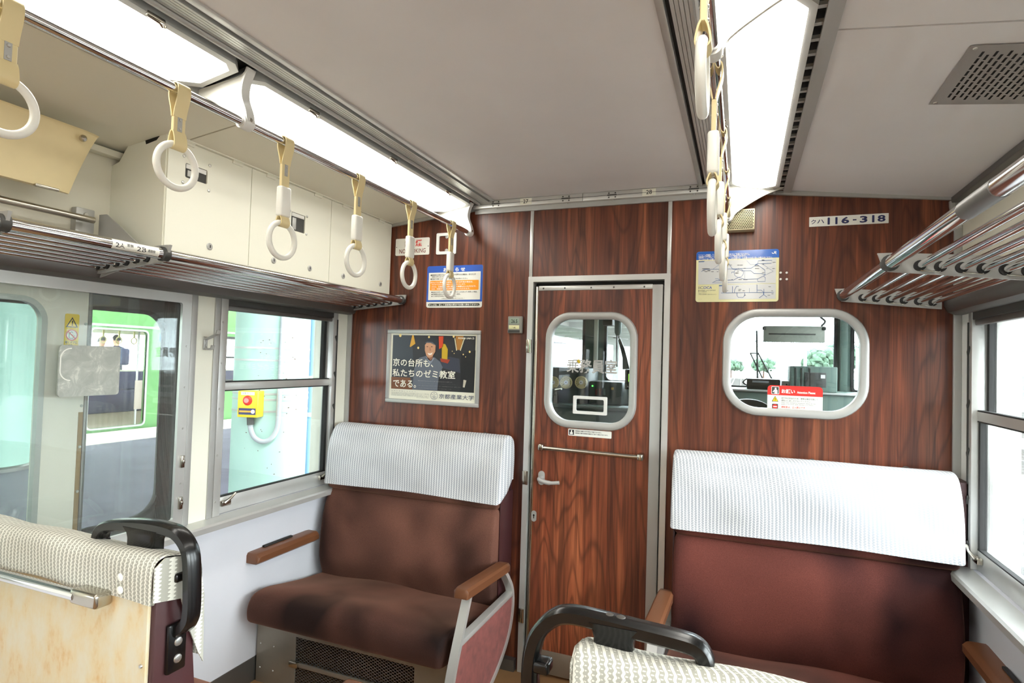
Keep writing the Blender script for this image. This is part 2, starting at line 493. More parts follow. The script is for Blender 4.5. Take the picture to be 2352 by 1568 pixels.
# door frame
DF = struct('trim_1')
def mitre_frame(mb, x0, x1, z1, w, y0, y1):
    P = [(x0, 0), (x0, z1), (x1, z1), (x1, 0)]; Q = [(x0 + w, 0), (x0 + w, z1 - w), (x1 - w, z1 - w), (x1 - w, 0)]
    for i in range(3):
        a, b, c, d = P[i], P[i + 1], Q[i + 1], Q[i]
        mb.add([(p[0], y, p[1]) for y in (y0, y1) for p in (a, b, c, d)], [(0, 1, 2, 3), (7, 6, 5, 4), (0, 1, 5, 4), (1, 2, 6, 5), (2, 3, 7, 6), (3, 0, 4, 7)])
fm = MB(); mitre_frame(fm, -0.318, 0.309, 1.765, 0.024, -0.018, 0.03); fm.build('door_frame', 'aluminium', DF, 0)
ds_ = MB(); mitre_frame(ds_, -0.296, 0.287, 1.742, 0.03, 0.03, 0.036); ds_.build('door_stop', 'black', DF, 0)
for z in (0.86, 1.45, 0.25):
    h = MB().box((-0.318, -0.026, z - 0.03), (-0.298, -0.017, z + 0.03), 0.002); h.tube([(-0.297, -0.024, z - 0.03), (-0.297, -0.024, z + 0.03)], 0.005, 8)
    h.build('hinge', 'dull_chrome', DF)

# ---- crew door
D1 = struct('door_1', 'rosewood laminate crew door with rounded window, grab bar and lever')
dw = rr(-0.0275, 1.350, 0.360, 0.460, 0.090, 10)
MB().plate(rect(-0.272, 0.012, 0.235, 1.705), [dw], (0, 0.03, 0), (1, 0, 0), (0, 0, 1), 0.03).build('leaf', 'rosewood_door', D1, 0)
MB().box((-0.285, -0.004, 0.012), (-0.272, 0.03, 1.722), 0.002).build('edge_strip', 'dull_chrome', D1)
MB().box((0.235, -0.006, 0.012), (0.278, 0.03, 1.722), 0.003).build('lock_stile', 'satin_aluminium', D1)
b_ = MB().box((-0.272, -0.003, 1.703), (0.235, 0.03, 1.724), 0.002)
b_.build('top_strip', 'aluminium', D1)
for x in (-0.25, -0.15, -0.03, 0.07, 0.2): MB().lathe([(0.004, 0), (0.003, 0.002)], (x, -0.003, 1.713), (0, -1, 0), 8).build('screw', 'dark_grey', D1)
MB().box((-0.272, -0.004, 0.012), (0.235, 0.0, 0.112), 0.001).build('kick_plate', 'steel_box', D1)
for x in (-0.24, -0.05, 0.12): 
    for z in (0.03, 0.095): MB().lathe([(0.004, 0), (0.003, 0.002)], (x, -0.004, z), (0, -1, 0), 8).build('screw', 'screw', D1)
FRP = [(-0.006, -0.02), (-0.006, 0.008), (0.0, 0.013), (0.014, 0.015), (0.022, 0.012), (0.026, 0.0), (0.0, -0.001), (0.0, -0.02)]
def rim(loop, y, name, m, parent, prof=FRP):
    # frame swept round a rounded opening in the XZ plane, facing -Y
    return MB().sweep([(p[0], y, p[1]) for p in loop[::-1]], [(-a, b) for a, b in prof], (0, -1, 0), True).build(name, m, parent, 50)
rim(dw, 0, 'window_frame', 'satin_aluminium', D1)
MB().plate(dw, [], (0, 0.016, 0), (1, 0, 0), (0, 0, 1), 0.003).build('pane', 'cab_glass', D1, 0)
# lettering and little frame on the glass
text('乗務員室', 'lettering', ony(1301, 855, 0.012), (1, 0, 0), (0, 0, 1), 'satin_aluminium', D1, w=0.226, h=0.062, bold=0.022)
a, b2 = ony(1316, 949, 0.010), ony(1395, 912, 0.010)
cx, cz, ww, hh = (a.x + b2.x) / 2, (a.z + b2.z) / 2, b2.x - a.x, b2.z - a.z
MB().plate(rr(cx, cz, ww, hh, 0.004, 2), [rr(cx, cz, ww - 0.028, hh - 0.026, 0.006, 3)], (0, 0.012, 0), (1, 0, 0), (0, 0, 1), 0.006).build('card_frame', 'white_paint', D1, 0)
MB().plate(circ(*[ony(1329, 830, 0.0155)[i] for i in (0, 2)], 0.010), [], (0, 0.0150, 0), (1, 0, 0), (0, 0, 1), 0.0006).build('round_sticker', 'yellow', D1, 0)
# sticker under the window
a, b2 = ony(1305, 1003, 0), ony(1405, 984, 0)
sx0, sz0, sw, sh = a.x, 1.061, b2.x - a.x, 0.030
MB().plate(rr(sx0 + sw / 2, sz0 + sh / 2, sw, sh, 0.003, 2), [], (0, 0.0, 0), (1, 0, 0), (0, 0, 1), 0.0008).build('notice_sticker', 'sign_white', D1, 0)
MB().plate(rect(sx0 + 0.004, sz0 + 0.004, sx0 + 0.026, sz0 + sh - 0.004), [], (0, -0.0008, 0), (1, 0, 0), (0, 0, 1), 0.0004).build('pictogram', 'ink', D1, 0)
MB().plate([(sx0 + 0.008, sz0 + 0.006), (sx0 + 0.021, sz0 + 0.006), (sx0 + 0.021, sz0 + 0.014), (sx0 + 0.017, sz0 + 0.017), (sx0 + 0.0185, sz0 + 0.022), (sx0 + 0.0145, sz0 + 0.025), (sx0 + 0.011, sz0 + 0.022), (sx0 + 0.0125, sz0 + 0.017), (sx0 + 0.008, sz0 + 0.014)], [], (0, -0.0012, 0), (1, 0, 0), (0, 0, 1), 0.0003).build('pictogram_figure', 'white_ink', D1, 0)
text('乗務員が運転中案内等を確認するために、', 'lettering', (sx0 + 0.032, -0.0009, sz0 + 0.019), (1, 0, 0), (0, 0, 1), 'ink', D1, w=0.118, h=0.0055, bold=0.02)
text('乗務員が運転室業務用電話を使用する場合があります。', 'lettering', (sx0 + 0.032, -0.0009, sz0 + 0.010), (1, 0, 0), (0, 0, 1), 'ink', D1, w=0.145, h=0.0055, bold=0.02)
# grab bar, lever, keyhole
gb = MB(); gb.tube([(-0.222, -0.045, 1.003), (0.205, -0.045, 1.000)], 0.0095, 14); gb.build('grab_bar', 'dull_chrome', D1)
for x, z in ((-0.226, 1.006), (0.206, 1.0)):
    g = MB().box((x - 0.012, -0.058, z - 0.014), (x + 0.012, 0.0, z + 0.014), 0.006, 3); g.build('bar_bracket', 'dull_chrome', D1)
lp = ony(1244, 1097, 0)
MB().plate(rr(lp.x, lp.z, 0.030, 0.062, 0.0149, 8), [], (0, 0, 0), (1, 0, 0), (0, 0, 1), 0.004).build('lever_plate', 'satin_aluminium', D1)
lv = MB(); lv.tube(smooth_path([(lp.x, 0, lp.z), (lp.x, -0.03, lp.z), (lp.x + 0.012, -0.043, lp.z - 0.004), (lp.x + 0.05, -0.046, lp.z - 0.009), (lp.x + 0.095, -0.044, lp.z - 0.004)], 5), [0.011] * 8 + [0.010] * 8 + [0.008] * 5, 12)
lv.build('lever', 'satin_aluminium', D1)
kp = ony(1227, 1184, 0)
MB().plate(rr(kp.x, kp.z, 0.024, 0.048, 0.0119, 8), [], (0, -0.004, 0), (1, 0, 0), (0, 0, 1), 0.003).build('keyhole_plate', 'satin_aluminium', D1)
MB().plate(circ(kp.x, kp.z + 0.004, 0.0045, 12), [], (0, -0.007, 0), (1, 0, 0), (0, 0, 1), 0.0005).build('keyhole', 'black', D1)
MB().box((kp.x - 0.002, -0.0075, kp.z - 0.01), (kp.x + 0.002, -0.007, kp.z + 0.002)).build('keyhole', 'black', D1)

# ---- bulkhead window with its request sticker
W1 = struct('window_1', 'wide rounded window in the wood bulkhead with a red-topped sticker')
rim(RWH, 0, 'window_frame', 'satin_aluminium', W1)
MB().plate(RWH, [], (0, 0.02, 0), (1, 0, 0), (0, 0, 1), 0.003).build('pane', 'cab_glass', W1, 0)
a, b2 = ony(1762, 944, 0.016), ony(1890, 897, 0.016)
x0, z0, sw = a.x, 1.206, b2.x - a.x
z1 = 1.318; sh = z1 - z0
MB().plate(rr(x0 + sw / 2, z0 + sh / 2, sw, sh, 0.014, 5), [], (0, 0.017, 0), (1, 0, 0), (0, 0, 1), 0.0008).build('request_sticker', 'sign_white', W1, 0)
top = [p for p in rr(x0 + sw / 2, z0 + sh / 2, sw, sh, 0.014, 5) if p[1] > z0 + sh / 2] + [(x0, z1 - 0.038), (x0 + sw, z1 - 0.038)]
MB().plate(top, [], (0, 0.0162, 0), (1, 0, 0), (0, 0, 1), 0.0004).build('sticker_header', 'red_ink', W1, 0)
YS = 0.0156
MB().plate(rr(x0 + 0.028, z1 - 0.0195, 0.028, 0.030, 0.003, 3), [], (0, YS, 0), (1, 0, 0), (0, 0, 1), 0.0003).build('pictogram', 'white_ink', W1, 0)
MB().plate(rr(x0 + 0.028, z1 - 0.0195, 0.0245, 0.0265, 0.002, 3), [], (0, YS - 0.0004, 0), (1, 0, 0), (0, 0, 1), 0.0003).build('pictogram_ground', 'dark_grey', W1, 0)
fx, fz = x0 + 0.029, z1 - 0.032
MB().plate([(fx - 0.004, fz), (fx + 0.007, fz), (fx + 0.007, fz + 0.013), (fx + 0.003, fz + 0.016), (fx - 0.004, fz + 0.0155), (fx - 0.011, fz + 0.006), (fx - 0.008, fz + 0.004), (fx - 0.004, fz + 0.009)], [], (0, YS - 0.0008, 0), (1, 0, 0), (0, 0, 1), 0.0003).build('pictogram_figure', 'white_ink', W1, 0)
MB().plate(circ(fx, fz + 0.0195, 0.0035, 12), [], (0, YS - 0.0008, 0), (1, 0, 0), (0, 0, 1), 0.0003).build('pictogram_figure', 'white_ink', W1, 0)
text('お願い', 'lettering', (x0 + 0.050, YS, z1 - 0.030), (1, 0, 0), (0, 0, 1), 'white_ink', W1, w=0.048, h=0.016, bold=0.03)
text('Attention Please:', 'lettering', (x0 + 0.105, YS, z1 - 0.0285), (1, 0, 0), (0, 0, 1), 'white_ink', W1, w=0.064, h=0.009, bold=0.02)
tri = lambda cx, cz, r: [(cx - r, cz - r * 0.8), (cx + r, cz - r * 0.8), (cx, cz + r)]
MB().plate(tri(x0 + 0.028, z1 - 0.054, 0.012), [], (0, YS, 0), (1, 0, 0), (0, 0, 1), 0.0003).build('warning_triangle', 'dark_grey', W1, 0)
MB().plate(tri(x0 + 0.028, z1 - 0.0545, 0.0095), [], (0, YS - 0.0004, 0), (1, 0, 0), (0, 0, 1), 0.0003).build('warning_triangle', 'yellow', W1, 0)
text('!', 'lettering', (x0 + 0.0270, YS - 0.0008, z1 - 0.0605), (1, 0, 0), (0, 0, 1), 'ink', W1, h=0.011, bold=0.03)
MB().plate(rr(x0 + 0.028, z1 - 0.083, 0.021, 0.021, 0.002, 3), [], (0, YS, 0), (1, 0, 0), (0, 0, 1), 0.0003).build('no_entry_ground', 'dark_grey', W1, 0)
MB().plate(circ(x0 + 0.028, z1 - 0.083, 0.009, 18), [], (0, YS - 0.0004, 0), (1, 0, 0), (0, 0, 1), 0.0003).build('no_entry_disc', 'red_ink', W1, 0)
MB().plate(rect(x0 + 0.0215, z1 - 0.0848, x0 + 0.0345, z1 - 0.0812), [], (0, YS - 0.0008, 0), (1, 0, 0), (0, 0, 1), 0.0003).build('no_entry_bar', 'white_ink', W1, 0)
for s_, dx, dz, ww, hh, mm in (('走行中は安全のため、非常の場合を除いて', 0.05, 0.052, 0.128, 0.0072, 'grey_ink'), ('運転士に話しかけないでください。', 0.05, 0.0615, 0.105, 0.0072, 'grey_ink'),
        ('Other than emergency situations, please do not', 0.05, 0.0685, 0.12, 0.0045, 'grey_ink'), ('speak to the driver while the train is in motion.', 0.05, 0.0745, 0.114, 0.0045, 'grey_ink'),
        ('運転室は、立入禁止です', 0.05, 0.087, 0.084, 0.008, 'red_ink'), ('No Entry', 0.05, 0.0945, 0.026, 0.0045, 'red_ink')):
    text(s_, 'lettering', (x0 + dx, YS, z1 - dz), (1, 0, 0), (0, 0, 1), mm, W1, w=ww, h=hh, bold=0.008)

# ------------------------------------------------------------------ ceiling
CE = struct('ceiling')
MB().box((-0.492, YB, 2.125), (0.412, 0.0, 2.16)).build('centre_panel', 'ceiling_grey', CE)
MB().box((XL - 0.1, YB, 2.2), (XR + 0.1, 0.0, 2.26)).build('backing', 'dark_grey', CE)
for s in (-1, 1):
    q = lambda x: (-0.039 + s * x)            # distance from the ceiling's centre line
    # aluminium edge, black groove, ridged duct cover, rounded rail
    MB().box((q(0.451), YB, 2.118), (q(0.468), 0.0, 2.15), 0.001).build('edge_strip', 'aluminium', CE)
    MB().box((q(0.466), YB, 2.138), (q(0.484), 0.0, 2.15)).build('groove', 'black', CE)
    pr = []
    for k in range(5):
        u0 = 0.480 + k * 0.0092
        pr += [(u0, 2.122), (u0 + 0.0002, 2.116), (u0 + 0.0078, 2.116), (u0 + 0.0080, 2.122)]
    pr += [(0.527, 2.15), (0.480, 2.15)]
    MB().loft([[V((q(u), y, z)) for u, z in pr] for y in (0.0, YB)]).build('duct_cover', 'aluminium', CE, 20)
    MB().tube([(q(0.531), 0.0, 2.112), (q(0.531), YB, 2.112)], 0.007, 10).build('rail', 'satin_aluminium', CE)
    MB().box((q(0.525), YB, 2.15), (q(0.80), 0.0, 2.18)).build('lamp_trough', 'dark_grey', CE)
    # slotted air outlet beyond the lamp: bars with dark gaps
    y = -0.03; bars = MB()
    while y > -2.9:
        bars.box((q(0.738), y - 0.012, 2.078), (q(0.772), y, 2.086)); y -= 0.062
    bars.build('air_slot_bars', 'satin_aluminium', CE, 0)
    MB().box((q(0.732), YB, 2.095), (q(0.775), 0.0, 2.10)).build('air_slot', 'black', CE)
    MB().box((q(0.732), YB, 2.070), (q(0.740), 0.0, 2.10)).build('slot_lip', 'satin_aluminium', CE)
    pr = [(0.768, 2.072), (0.797, 2.069), (0.797, 2.078), (0.768, 2.081)]
    MB().loft([[V((q(u), y, z)) for u, z in pr] for y in (0.0, YB)]).build('edge_strip', 'satin_aluminium', CE, 0)
    # sloping side panels with dark joints
    seams = [0.0, -1.18, -2.36, -3.54, -4.72, -8.0, YB]
    for i in range(6):
        ya, yb = seams[i] - (0.003 if i else 0), seams[i + 1] + 0.003
        pr = [(0.797, 2.078), (1.33, 2.012), (1.33, 2.026), (0.797, 2.092)]
        MB().loft([[V((q(u), y, z)) for u, z in pr] for y in (ya, yb)]).build('side_panel', 'ceiling_grey' if s > 0 else 'cream_upper', CE, 0)
    MB().loft([[V((q(u), y, z)) for u, z in [(0.80, 2.093), (1.40, 2.02), (1.40, 2.024), (0.80, 2.098)]] for y in (0.0, YB)]).build('joint_backing', 'black', CE, 0)
    # dark strip in the corner and the rounded upper side panel
    xs = 1.31 * s
    MB().box((xs - s * 0.035, YB, 1.993), (xs, 0.0, 2.014), 0.003).build('corner_strip', 'dark_aluminium' if s > 0 else 'cream_upper', CE)
    # aluminium strip along the top of the bulkhead
    pr = [(0.54, 2.088), (1.36, 2.000), (1.36, 2.016), (0.54, 2.104)]
    MB().loft([[V((q(u), y, z)) for u, z in pr] for y in (-0.012, 0.0)]).build('end_strip', 'satin_aluminium', CE, 0)
MB().box((-0.60, -0.012, 2.070), (0.52, 0.0, 2.092)).build('end_strip', 'satin_aluminium', CE)
# small rounded corner piece by the rack
cp = MB().sweep([(1.30 - 0.022 * math.sin(t * PI / 2), -0.008, 1.90 + 0.10 * t) for t in [k / 6 for k in range(7)]] , [(-0.008, -0.006), (0.008, -0.006), (0.008, 0.006), (-0.008, 0.006)], (0, 1, 0))
cp.build('corner_piece', 'aluminium', CE)

# perforated grille in the right ceiling panel
GR = thing('ceiling_grille', 'grey slotted metal ventilation grille screwed to the ceiling panel', 'vent', (1.16, -0.95, 2.03))
def cz_(x): return 2.078 - (x + 0.039 - 0.797) * 0.1238 - 0.0005
gx0, gx1, gy0, gy1 = 1.005, 1.30, -1.10, -0.815
g = MB()
def gp(x, y, d=0.0): return (x, y, cz_(x) - 0.002 - d)
def gquad(x0, x1, y0, y1): g.add([gp(x0, y0), gp(x1, y0), gp(x1, y1), gp(x0, y1)], [(0, 1, 2, 3)])
bw = 0.024
gquad(gx0, gx0 + bw, gy0, gy1); gquad(gx1 - bw, gx1, gy0, gy1); gquad(gx0 + bw, gx1 - bw, gy0, gy0 + bw); gquad(gx0 + bw, gx1 - bw, gy1 - bw, gy1)
nc = 21; cw = (gx1 - gx0 - 2 * bw) / nc; nr = 8; ch = (gy1 - gy0 - 2 * bw) / (nr + 0.5)
for i in range(nc):
    xa = gx0 + bw + i * cw; xb = xa + cw; yo = gy0 + bw + (ch / 2 if i % 2 else 0)
    if i % 2: gquad(xa, xb, gy0 + bw, yo)
    else: gquad(xa, xb, yo + nr * ch, gy1 - bw)
    for j in range(nr):
        ya = yo + j * ch; yb = ya + ch; hx0, hx1, hy0, hy1 = xa + cw * 0.30, xb - cw * 0.30, ya + ch * 0.10, yb - ch * 0.10
        vs = [gp(xa, ya), gp(xb, ya), gp(xb, yb), gp(xa, yb), gp(hx0, hy0), gp(hx1, hy0), gp(hx1, hy1), gp(hx0, hy1)]
        g.add(vs, [(0, 1, 5, 4), (1, 2, 6, 5), (2, 3, 7, 6), (3, 0, 4, 7)])
o_ = g.build('slotted_plate', mat('grille_grey', (158, 154, 150), 0.5), GR, 0)
MB().add([gp(gx0 + 0.01, gy0 + 0.01, -0.0014), gp(gx1 - 0.01, gy0 + 0.01, -0.0014), gp(gx1 - 0.01, gy1 - 0.01, -0.0014), gp(gx0 + 0.01, gy1 - 0.01, -0.0014)], [(0, 1, 2, 3)]).build('dark_backing', 'black', GR, 0)
for x in (gx0 + 0.012, gx1 - 0.012):
    for y in (gy0 + 0.012, gy1 - 0.012): MB().lathe([(0.005, 0), (0.004, 0.002)], gp(x, y), (0, 0, -1), 8).build('screw', 'screw', GR)
# ------------------------------------------------------------------ side windows
def lift_window(name, s, y0, y1, label, detail=True):
    """two-sash lifting window in the opening y0..y1 of side s; y1 is nearer the bulkhead"""
    W = struct(name, label)
    X = lambda d: (1.31 + d) * s                      # d outward from the inner wall face
    z0, z1, zm = 0.742, 1.60, 1.247
    for (a, b, nm) in ((y0, y0 + 0.034, 'jamb'), (y1 - 0.034, y1, 'jamb')):
        MB().box((X(-0.006), a, z0), (X(0.055), b, z1), 0.002).build(nm, 'aluminium', W)
    MB().box((X(-0.004), y0, 1.568), (X(0.06), y1, 1.606), 0.002).build('blind_box', 'dark_grey', W)
    MB().box((X(0.002), y0 + 0.034, 1.548), (X(0.02), y1 - 0.034, 1.570), 0.004).build('blind_bar', 'dark_aluminium', W)
    # lower sash
    ya, yb = y0 + 0.034, y1 - 0.034
    MB().box((X(0.012), ya, z0), (X(0.034), yb, z0 + 0.066), 0.003).build('bottom_rail', 'aluminium', W)
    MB().box((X(0.010), ya, zm - 0.016), (X(0.036), yb, zm + 0.016), 0.003).build('meeting_rail', 'aluminium', W)
    for y in (ya + 0.008, yb - 0.008):
        MB().box((X(0.014), y - 0.008, z0 + 0.066), (X(0.034), y + 0.008, zm - 0.016)).build('sash_stile', 'rubber', W)
        MB().box((X(0.036), y - 0.010, zm + 0.016), (X(0.056), y + 0.010, 1.568)).build('sash_stile', 'rubber', W)
    MB().box((X(0.022), ya + 0.012, z0 + 0.06), (X(0.0255), yb - 0.012, zm)).build('pane', 'pane_glass', W, 0)
    MB().box((X(0.044), ya + 0.012, zm), (X(0.0475), yb - 0.012, 1.58)).build('pane', 'pane_glass', W, 0)
    MB().box((X(0.013), ya, z0 + 0.064), (X(0.030), yb, z0 + 0.070)).build('gasket', 'rubber', W)
    MB().box((X(0.011), ya, zm + 0.015), (X(0.030), yb, zm + 0.020)).build('gasket', 'rubber', W)
    MB().box((X(0.011), ya, zm - 0.020), (X(0.030), yb, zm - 0.015)).build('gasket', 'rubber', W)
    if detail:
        # notched stay track on the jamb beside the bulkhead
        tk = MB().box((X(-0.010), y1 - 0.010, 0.76), (X(-0.006), y1 - 0.004, 1.56))
        for z in (0.80, 0.95, 1.11, 1.27, 1.45):
            tk.add([(X(-0.012), y1 - 0.010, z), (X(-0.012), y1 - 0.022, z + 0.022), (X(-0.012), y1 - 0.018, z + 0.030), (X(-0.012), y1 - 0.006, z + 0.010),
                    (X(-0.004), y1 - 0.010, z), (X(-0.004), y1 - 0.022, z + 0.022), (X(-0.004), y1 - 0.018, z + 0.030), (X(-0.004), y1 - 0.006, z + 0.010)],
                   [(0, 1, 2, 3), (7, 6, 5, 4), (0, 1, 5, 4), (1, 2, 6, 5), (2, 3, 7, 6), (3, 0, 4, 7)])
        tk.build('stay_track', 'dark_grey', W)
        for k, y in enumerate((ya + 0.035, yb - 0.03)):
            l = MB().box((X(-0.004), y - 0.022, z0 + 0.030), (X(0.012), y + 0.022, z0 + 0.052), 0.003)
            l.tube([(X(-0.004), y - 0.01, z0 + 0.045), (X(-0.016), y + 0.008, z0 + 0.062), (X(-0.018), y + 0.028, z0 + 0.078)], [0.006, 0.005, 0.004], 8)
            l.build('latch', 'dull_chrome', W)
        for z in (0.80, 0.98, 1.16, 1.34, 1.50):
            MB().lathe([(0.0045, 0), (0.003, 0.002)], (X(-0.006), y0 + 0.010, z), (-s, 0, 0), 8).build('screw', 'screw', W)
    return W
lift_window('window_2', -1, -0.80, -0.09, 'aluminium two-sash window looking onto the mint platform column')
lift_window('window_4', 1, -0.80, -0.09, 'aluminium two-sash window beside the wine seat, looking onto tracks')
REST = [(-5.7, -4.9), (-6.7, -5.9), (-7.7, -6.9), (-8.7, -7.9), (-9.7, -8.9), (-10.7, -9.9)]
for i, (a, b) in enumerate([(-1.72, -0.95), (-2.62, -1.87), (-3.5, -2.77), (-4.4, -3.67)] + REST): lift_window('window_%d' % (5 + i), 1, a, b, None, False)
for i, (a, b) in enumerate([(-3.4, -2.5), (-4.7, -3.7)] + REST): lift_window('window_%d' % (20 + i), -1, a, b, None, False)
# cover strips either side of the post between the two left windows
for y in (-0.815, -0.918):
    MB().box((-1.304, y - 0.012, 0.742), (-1.31, y + 0.012, 1.60), 0.001).build('cover_strip', 'satin_aluminium', WL)

# ---- door-pocket window with the slid-back passenger door behind its glass
W3 = struct('window_3', 'door pocket window with the slid-back passenger door behind its glass')
yp0, yp1 = -2.15, -0.93
fr = MB()
fr.plate(rect(yp0, 0.742, yp1, 1.60), [rr((yp0 + yp1) / 2 - 0.0, 1.165, yp1 - yp0 - 0.075, 0.785, 0.008, 2)], (-1.318, 0, 0), (0, 1, 0), (0, 0, 1), 0.012)
fr.build('frame', 'aluminium', W3, 0)
MB().box((-1.322, yp0 + 0.03, 0.76), (-1.319, yp1 - 0.03, 1.57)).build('inner_pane', 'pocket_glass', W3, 0)
oh = rr((-2.25 + onx(372, 900, -1.45).y) / 2, (onx(300, 716, -1.45).z + onx(300, 1190, -1.45).z) / 2 , onx(372, 900, -1.45).y + 2.25, onx(300, 716, -1.45).z - onx(300, 1190, -1.45).z, 0.085, 8)
MB().plate(rect(-2.35, 0.70, -0.80, 1.62), [oh], (-1.47, 0, 0), (0, 1, 0), (0, 0, 1), 0.02).build('outer_skin', 'dark_grey', W3, 0)
MB().plate(oh, [], (-1.462, 0, 0), (0, 1, 0), (0, 0, 1), 0.003).build('outer_pane', 'pane_glass', W3, 0)
MB().sweep([(-1.45, p[0], p[1]) for p in oh], [(-0.004, -0.006), (0.010, -0.006), (0.010, 0.008), (-0.004, 0.008)], (1, 0, 0), True).build('seal', 'rubber', W3)
MB().box((-1.45, yp1, 0.74), (-1.322, yp1 + 0.003, 1.6)).build('pocket_end', 'dark_grey', W3)
MB().box((-1.45, -2.3, 1.565), (-1.330, yp1, 1.60)).build('pocket_top', 'dark_grey', W3)
MB().box((-1.45, -2.3, 0.735), (-1.330, yp1, 0.745)).build('pocket_floor', 'dark_grey', W3)
for z in (0.83, 0.98):
    c_ = MB().box((-1.296, -0.952, z - 0.022), (-1.306, -0.938, z + 0.022), 0.002); c_.box((-1.290, -0.949, z - 0.006), (-1.297, -0.941, z + 0.008), 0.002)
    c_.build('turn_catch', 'dull_chrome', W3)
for z in (1.10, 1.25, 1.40, 0.90): MB().lathe([(0.004, 0), (0.003, 0.002)], (-1.306, -0.945, z), (1, 0, 0), 8).build('screw', 'screw', W3)
# the sliding door leaf
D2 = struct('door_2', 'white sliding passenger door slid back behind the pocket glass')
yr = onx(193, 900, -1.36).y
yw = onx(88, 900, -1.36).y
dh = rr((yw - 0.62 + yw) / 2, (1.52 + 0.72) / 2, 0.62, 0.80, 0.06, 8)
MB().plate(rect(yw - 0.75, 0.0, yr, 1.60), [dh], (-1.385, 0, 0), (0, 1, 0), (0, 0, 1), 0.025).build('leaf', mat('door_cream', (240, 230, 220), 0.4), D2, 0)
MB().sweep([(-1.36, p[0], p[1]) for p in dh], [(-0.004, -0.012), (0.012, -0.012), (0.012, 0.006), (-0.004, 0.006)], (1, 0, 0), True).build('window_frame', 'satin_aluminium', D2)
MB().plate(dh, [], (-1.374, 0, 0), (0, 1, 0), (0, 0, 1), 0.003).build('pane', 'pane_glass', D2, 0)
MB().box((-1.39, yr, 0.0), (-1.355, yr + 0.012, 1.60), 0.003).build('edge_strip', 'dark_aluminium', D2)
rust = mat('rust_stain', (150, 120, 78), 0.8)
MB().box((-1.3598, yr - 0.014, 0.75), (-1.359, yr, 1.18)).build('rust_streak', rust, D2)
for z in (0.80, 0.93, 1.07, 1.20, 1.33, 1.46): MB().lathe([(0.005, 0), (0.004, 0.003)], (-1.359, yr - 0.006, z), (1, 0, 0), 8).build('screw', 'screw', D2)
p0, p1 = onx(146, 800, -1.359), onx(183, 722, -1.359)
sy0, sy1, sz0, sz1 = p0.y, p1.y, 1.366, p1.z
MB().plate(rr((sy0 + sy1) / 2, (sz0 + sz1) / 2, sy1 - sy0, sz1 - sz0, 0.005, 4), [], (-1.3596, 0, 0), (0, 1, 0), (0, 0, 1), 0.0008).build('warning_sticker', 'yellow', D2, 0)
cy = (sy0 + sy1) / 2; w_ = sy1 - sy0
def onwall(loop, holes, m, nm, k): MB().plate(loop, holes, (-1.3588 + 0.0004 * k, 0, 0), (0, 1, 0), (0, 0, 1), 0.0003).build(nm, m, D2, 0)
tz = sz1 - 0.028
onwall([(cy - 0.018, tz - 0.014), (cy + 0.018, tz - 0.014), (cy, tz + 0.018)], [[(cy - 0.013, tz - 0.0112), (cy + 0.013, tz - 0.0112), (cy, tz + 0.0125)]], 'ink', 'warning_triangle', 0)
text('!', 'lettering', (-1.3584, cy - 0.0015, tz - 0.009), (0, 1, 0), (0, 0, 1), 'ink', D2, h=0.017, bold=0.03)
cz2 = tz - 0.038
onwall(circ(cy, cz2, 0.0175, 24), [], 'white_ink', 'prohibition_ground', 0)
hand = [(cy - 0.008, cz2 - 0.011), (cy + 0.004, cz2 - 0.011), (cy + 0.009, cz2 - 0.002), (cy + 0.006, cz2 + 0.001), (cy + 0.004, cz2 - 0.002), (cy + 0.0035, cz2 + 0.009), (cy + 0.0015, cz2 + 0.009), (cy + 0.001, cz2 + 0.011), (cy - 0.0015, cz2 + 0.011), (cy - 0.002, cz2 + 0.009), (cy - 0.0045, cz2 + 0.009), (cy - 0.005, cz2 + 0.005), (cy - 0.008, cz2 + 0.004)]
onwall(hand, [], 'grey_ink', 'hand_outline', 1)
onwall([(cy + (p[0] - cy) * 0.78, cz2 + (p[1] - cz2) * 0.82) for p in hand], [], 'white_ink', 'hand_palm', 2)
onwall(circ(cy, cz2, 0.0175, 24), [circ(cy, cz2, 0.0145, 24)], 'red_ink', 'prohibition_ring', 3)
onwall([(cy - 0.012, cz2 + 0.010), (cy - 0.010, cz2 + 0.012), (cy + 0.012, cz2 - 0.010), (cy + 0.010, cz2 - 0.012)], [], 'red_ink', 'prohibition_bar', 3)
text('開くドアに', 'lettering', (-1.3584, sy0 + 0.003, cz2 - 0.0275), (0, 1, 0), (0, 0, 1), 'ink', D2, w=w_ - 0.006, h=0.0085, bold=0.02)
text('ご注意', 'lettering', (-1.3584, sy0 + 0.003, cz2 - 0.0375), (0, 1, 0), (0, 0, 1), 'ink', D2, w=(w_ - 0.006) * 0.6, h=0.0085, bold=0.02)
# worn plate stuck on the pocket glass
p0, p1 = onx(132, 912, -1.312), onx(278, 796, -1.312)
o_ = MB().plate(rr((p0.y + p1.y) / 2, (p0.z + p1.z) / 2, p1.y - p0.y, p1.z - p0.z, 0.010, 4), [], (-1.3185, 0, 0), (0, 1, 0), (0, 0, 1), 0.006)
pl = thing('worn_plate', 'scuffed grey plate stuck on the door pocket glass over the yellow sticker', 'plate', (-1.3185, (p0.y + p1.y) / 2, p0.z))
o_.build('plate', 'worn_grey', pl, 0)
lo = rr((p0.y + p1.y) / 2 - 0.03, (p0.z + p1.z) / 2 + 0.02, 0.118, 0.098, 0.03, 6)
MB().sweep([(-1.3123, p[0], p[1]) for p in lo[7:21]], [(-0.0016, 0), (0.0016, 0), (0.0016, 0.0006), (-0.0016, 0.0006)], (1, 0, 0)).build('scrape_mark', 'sign_white', pl)

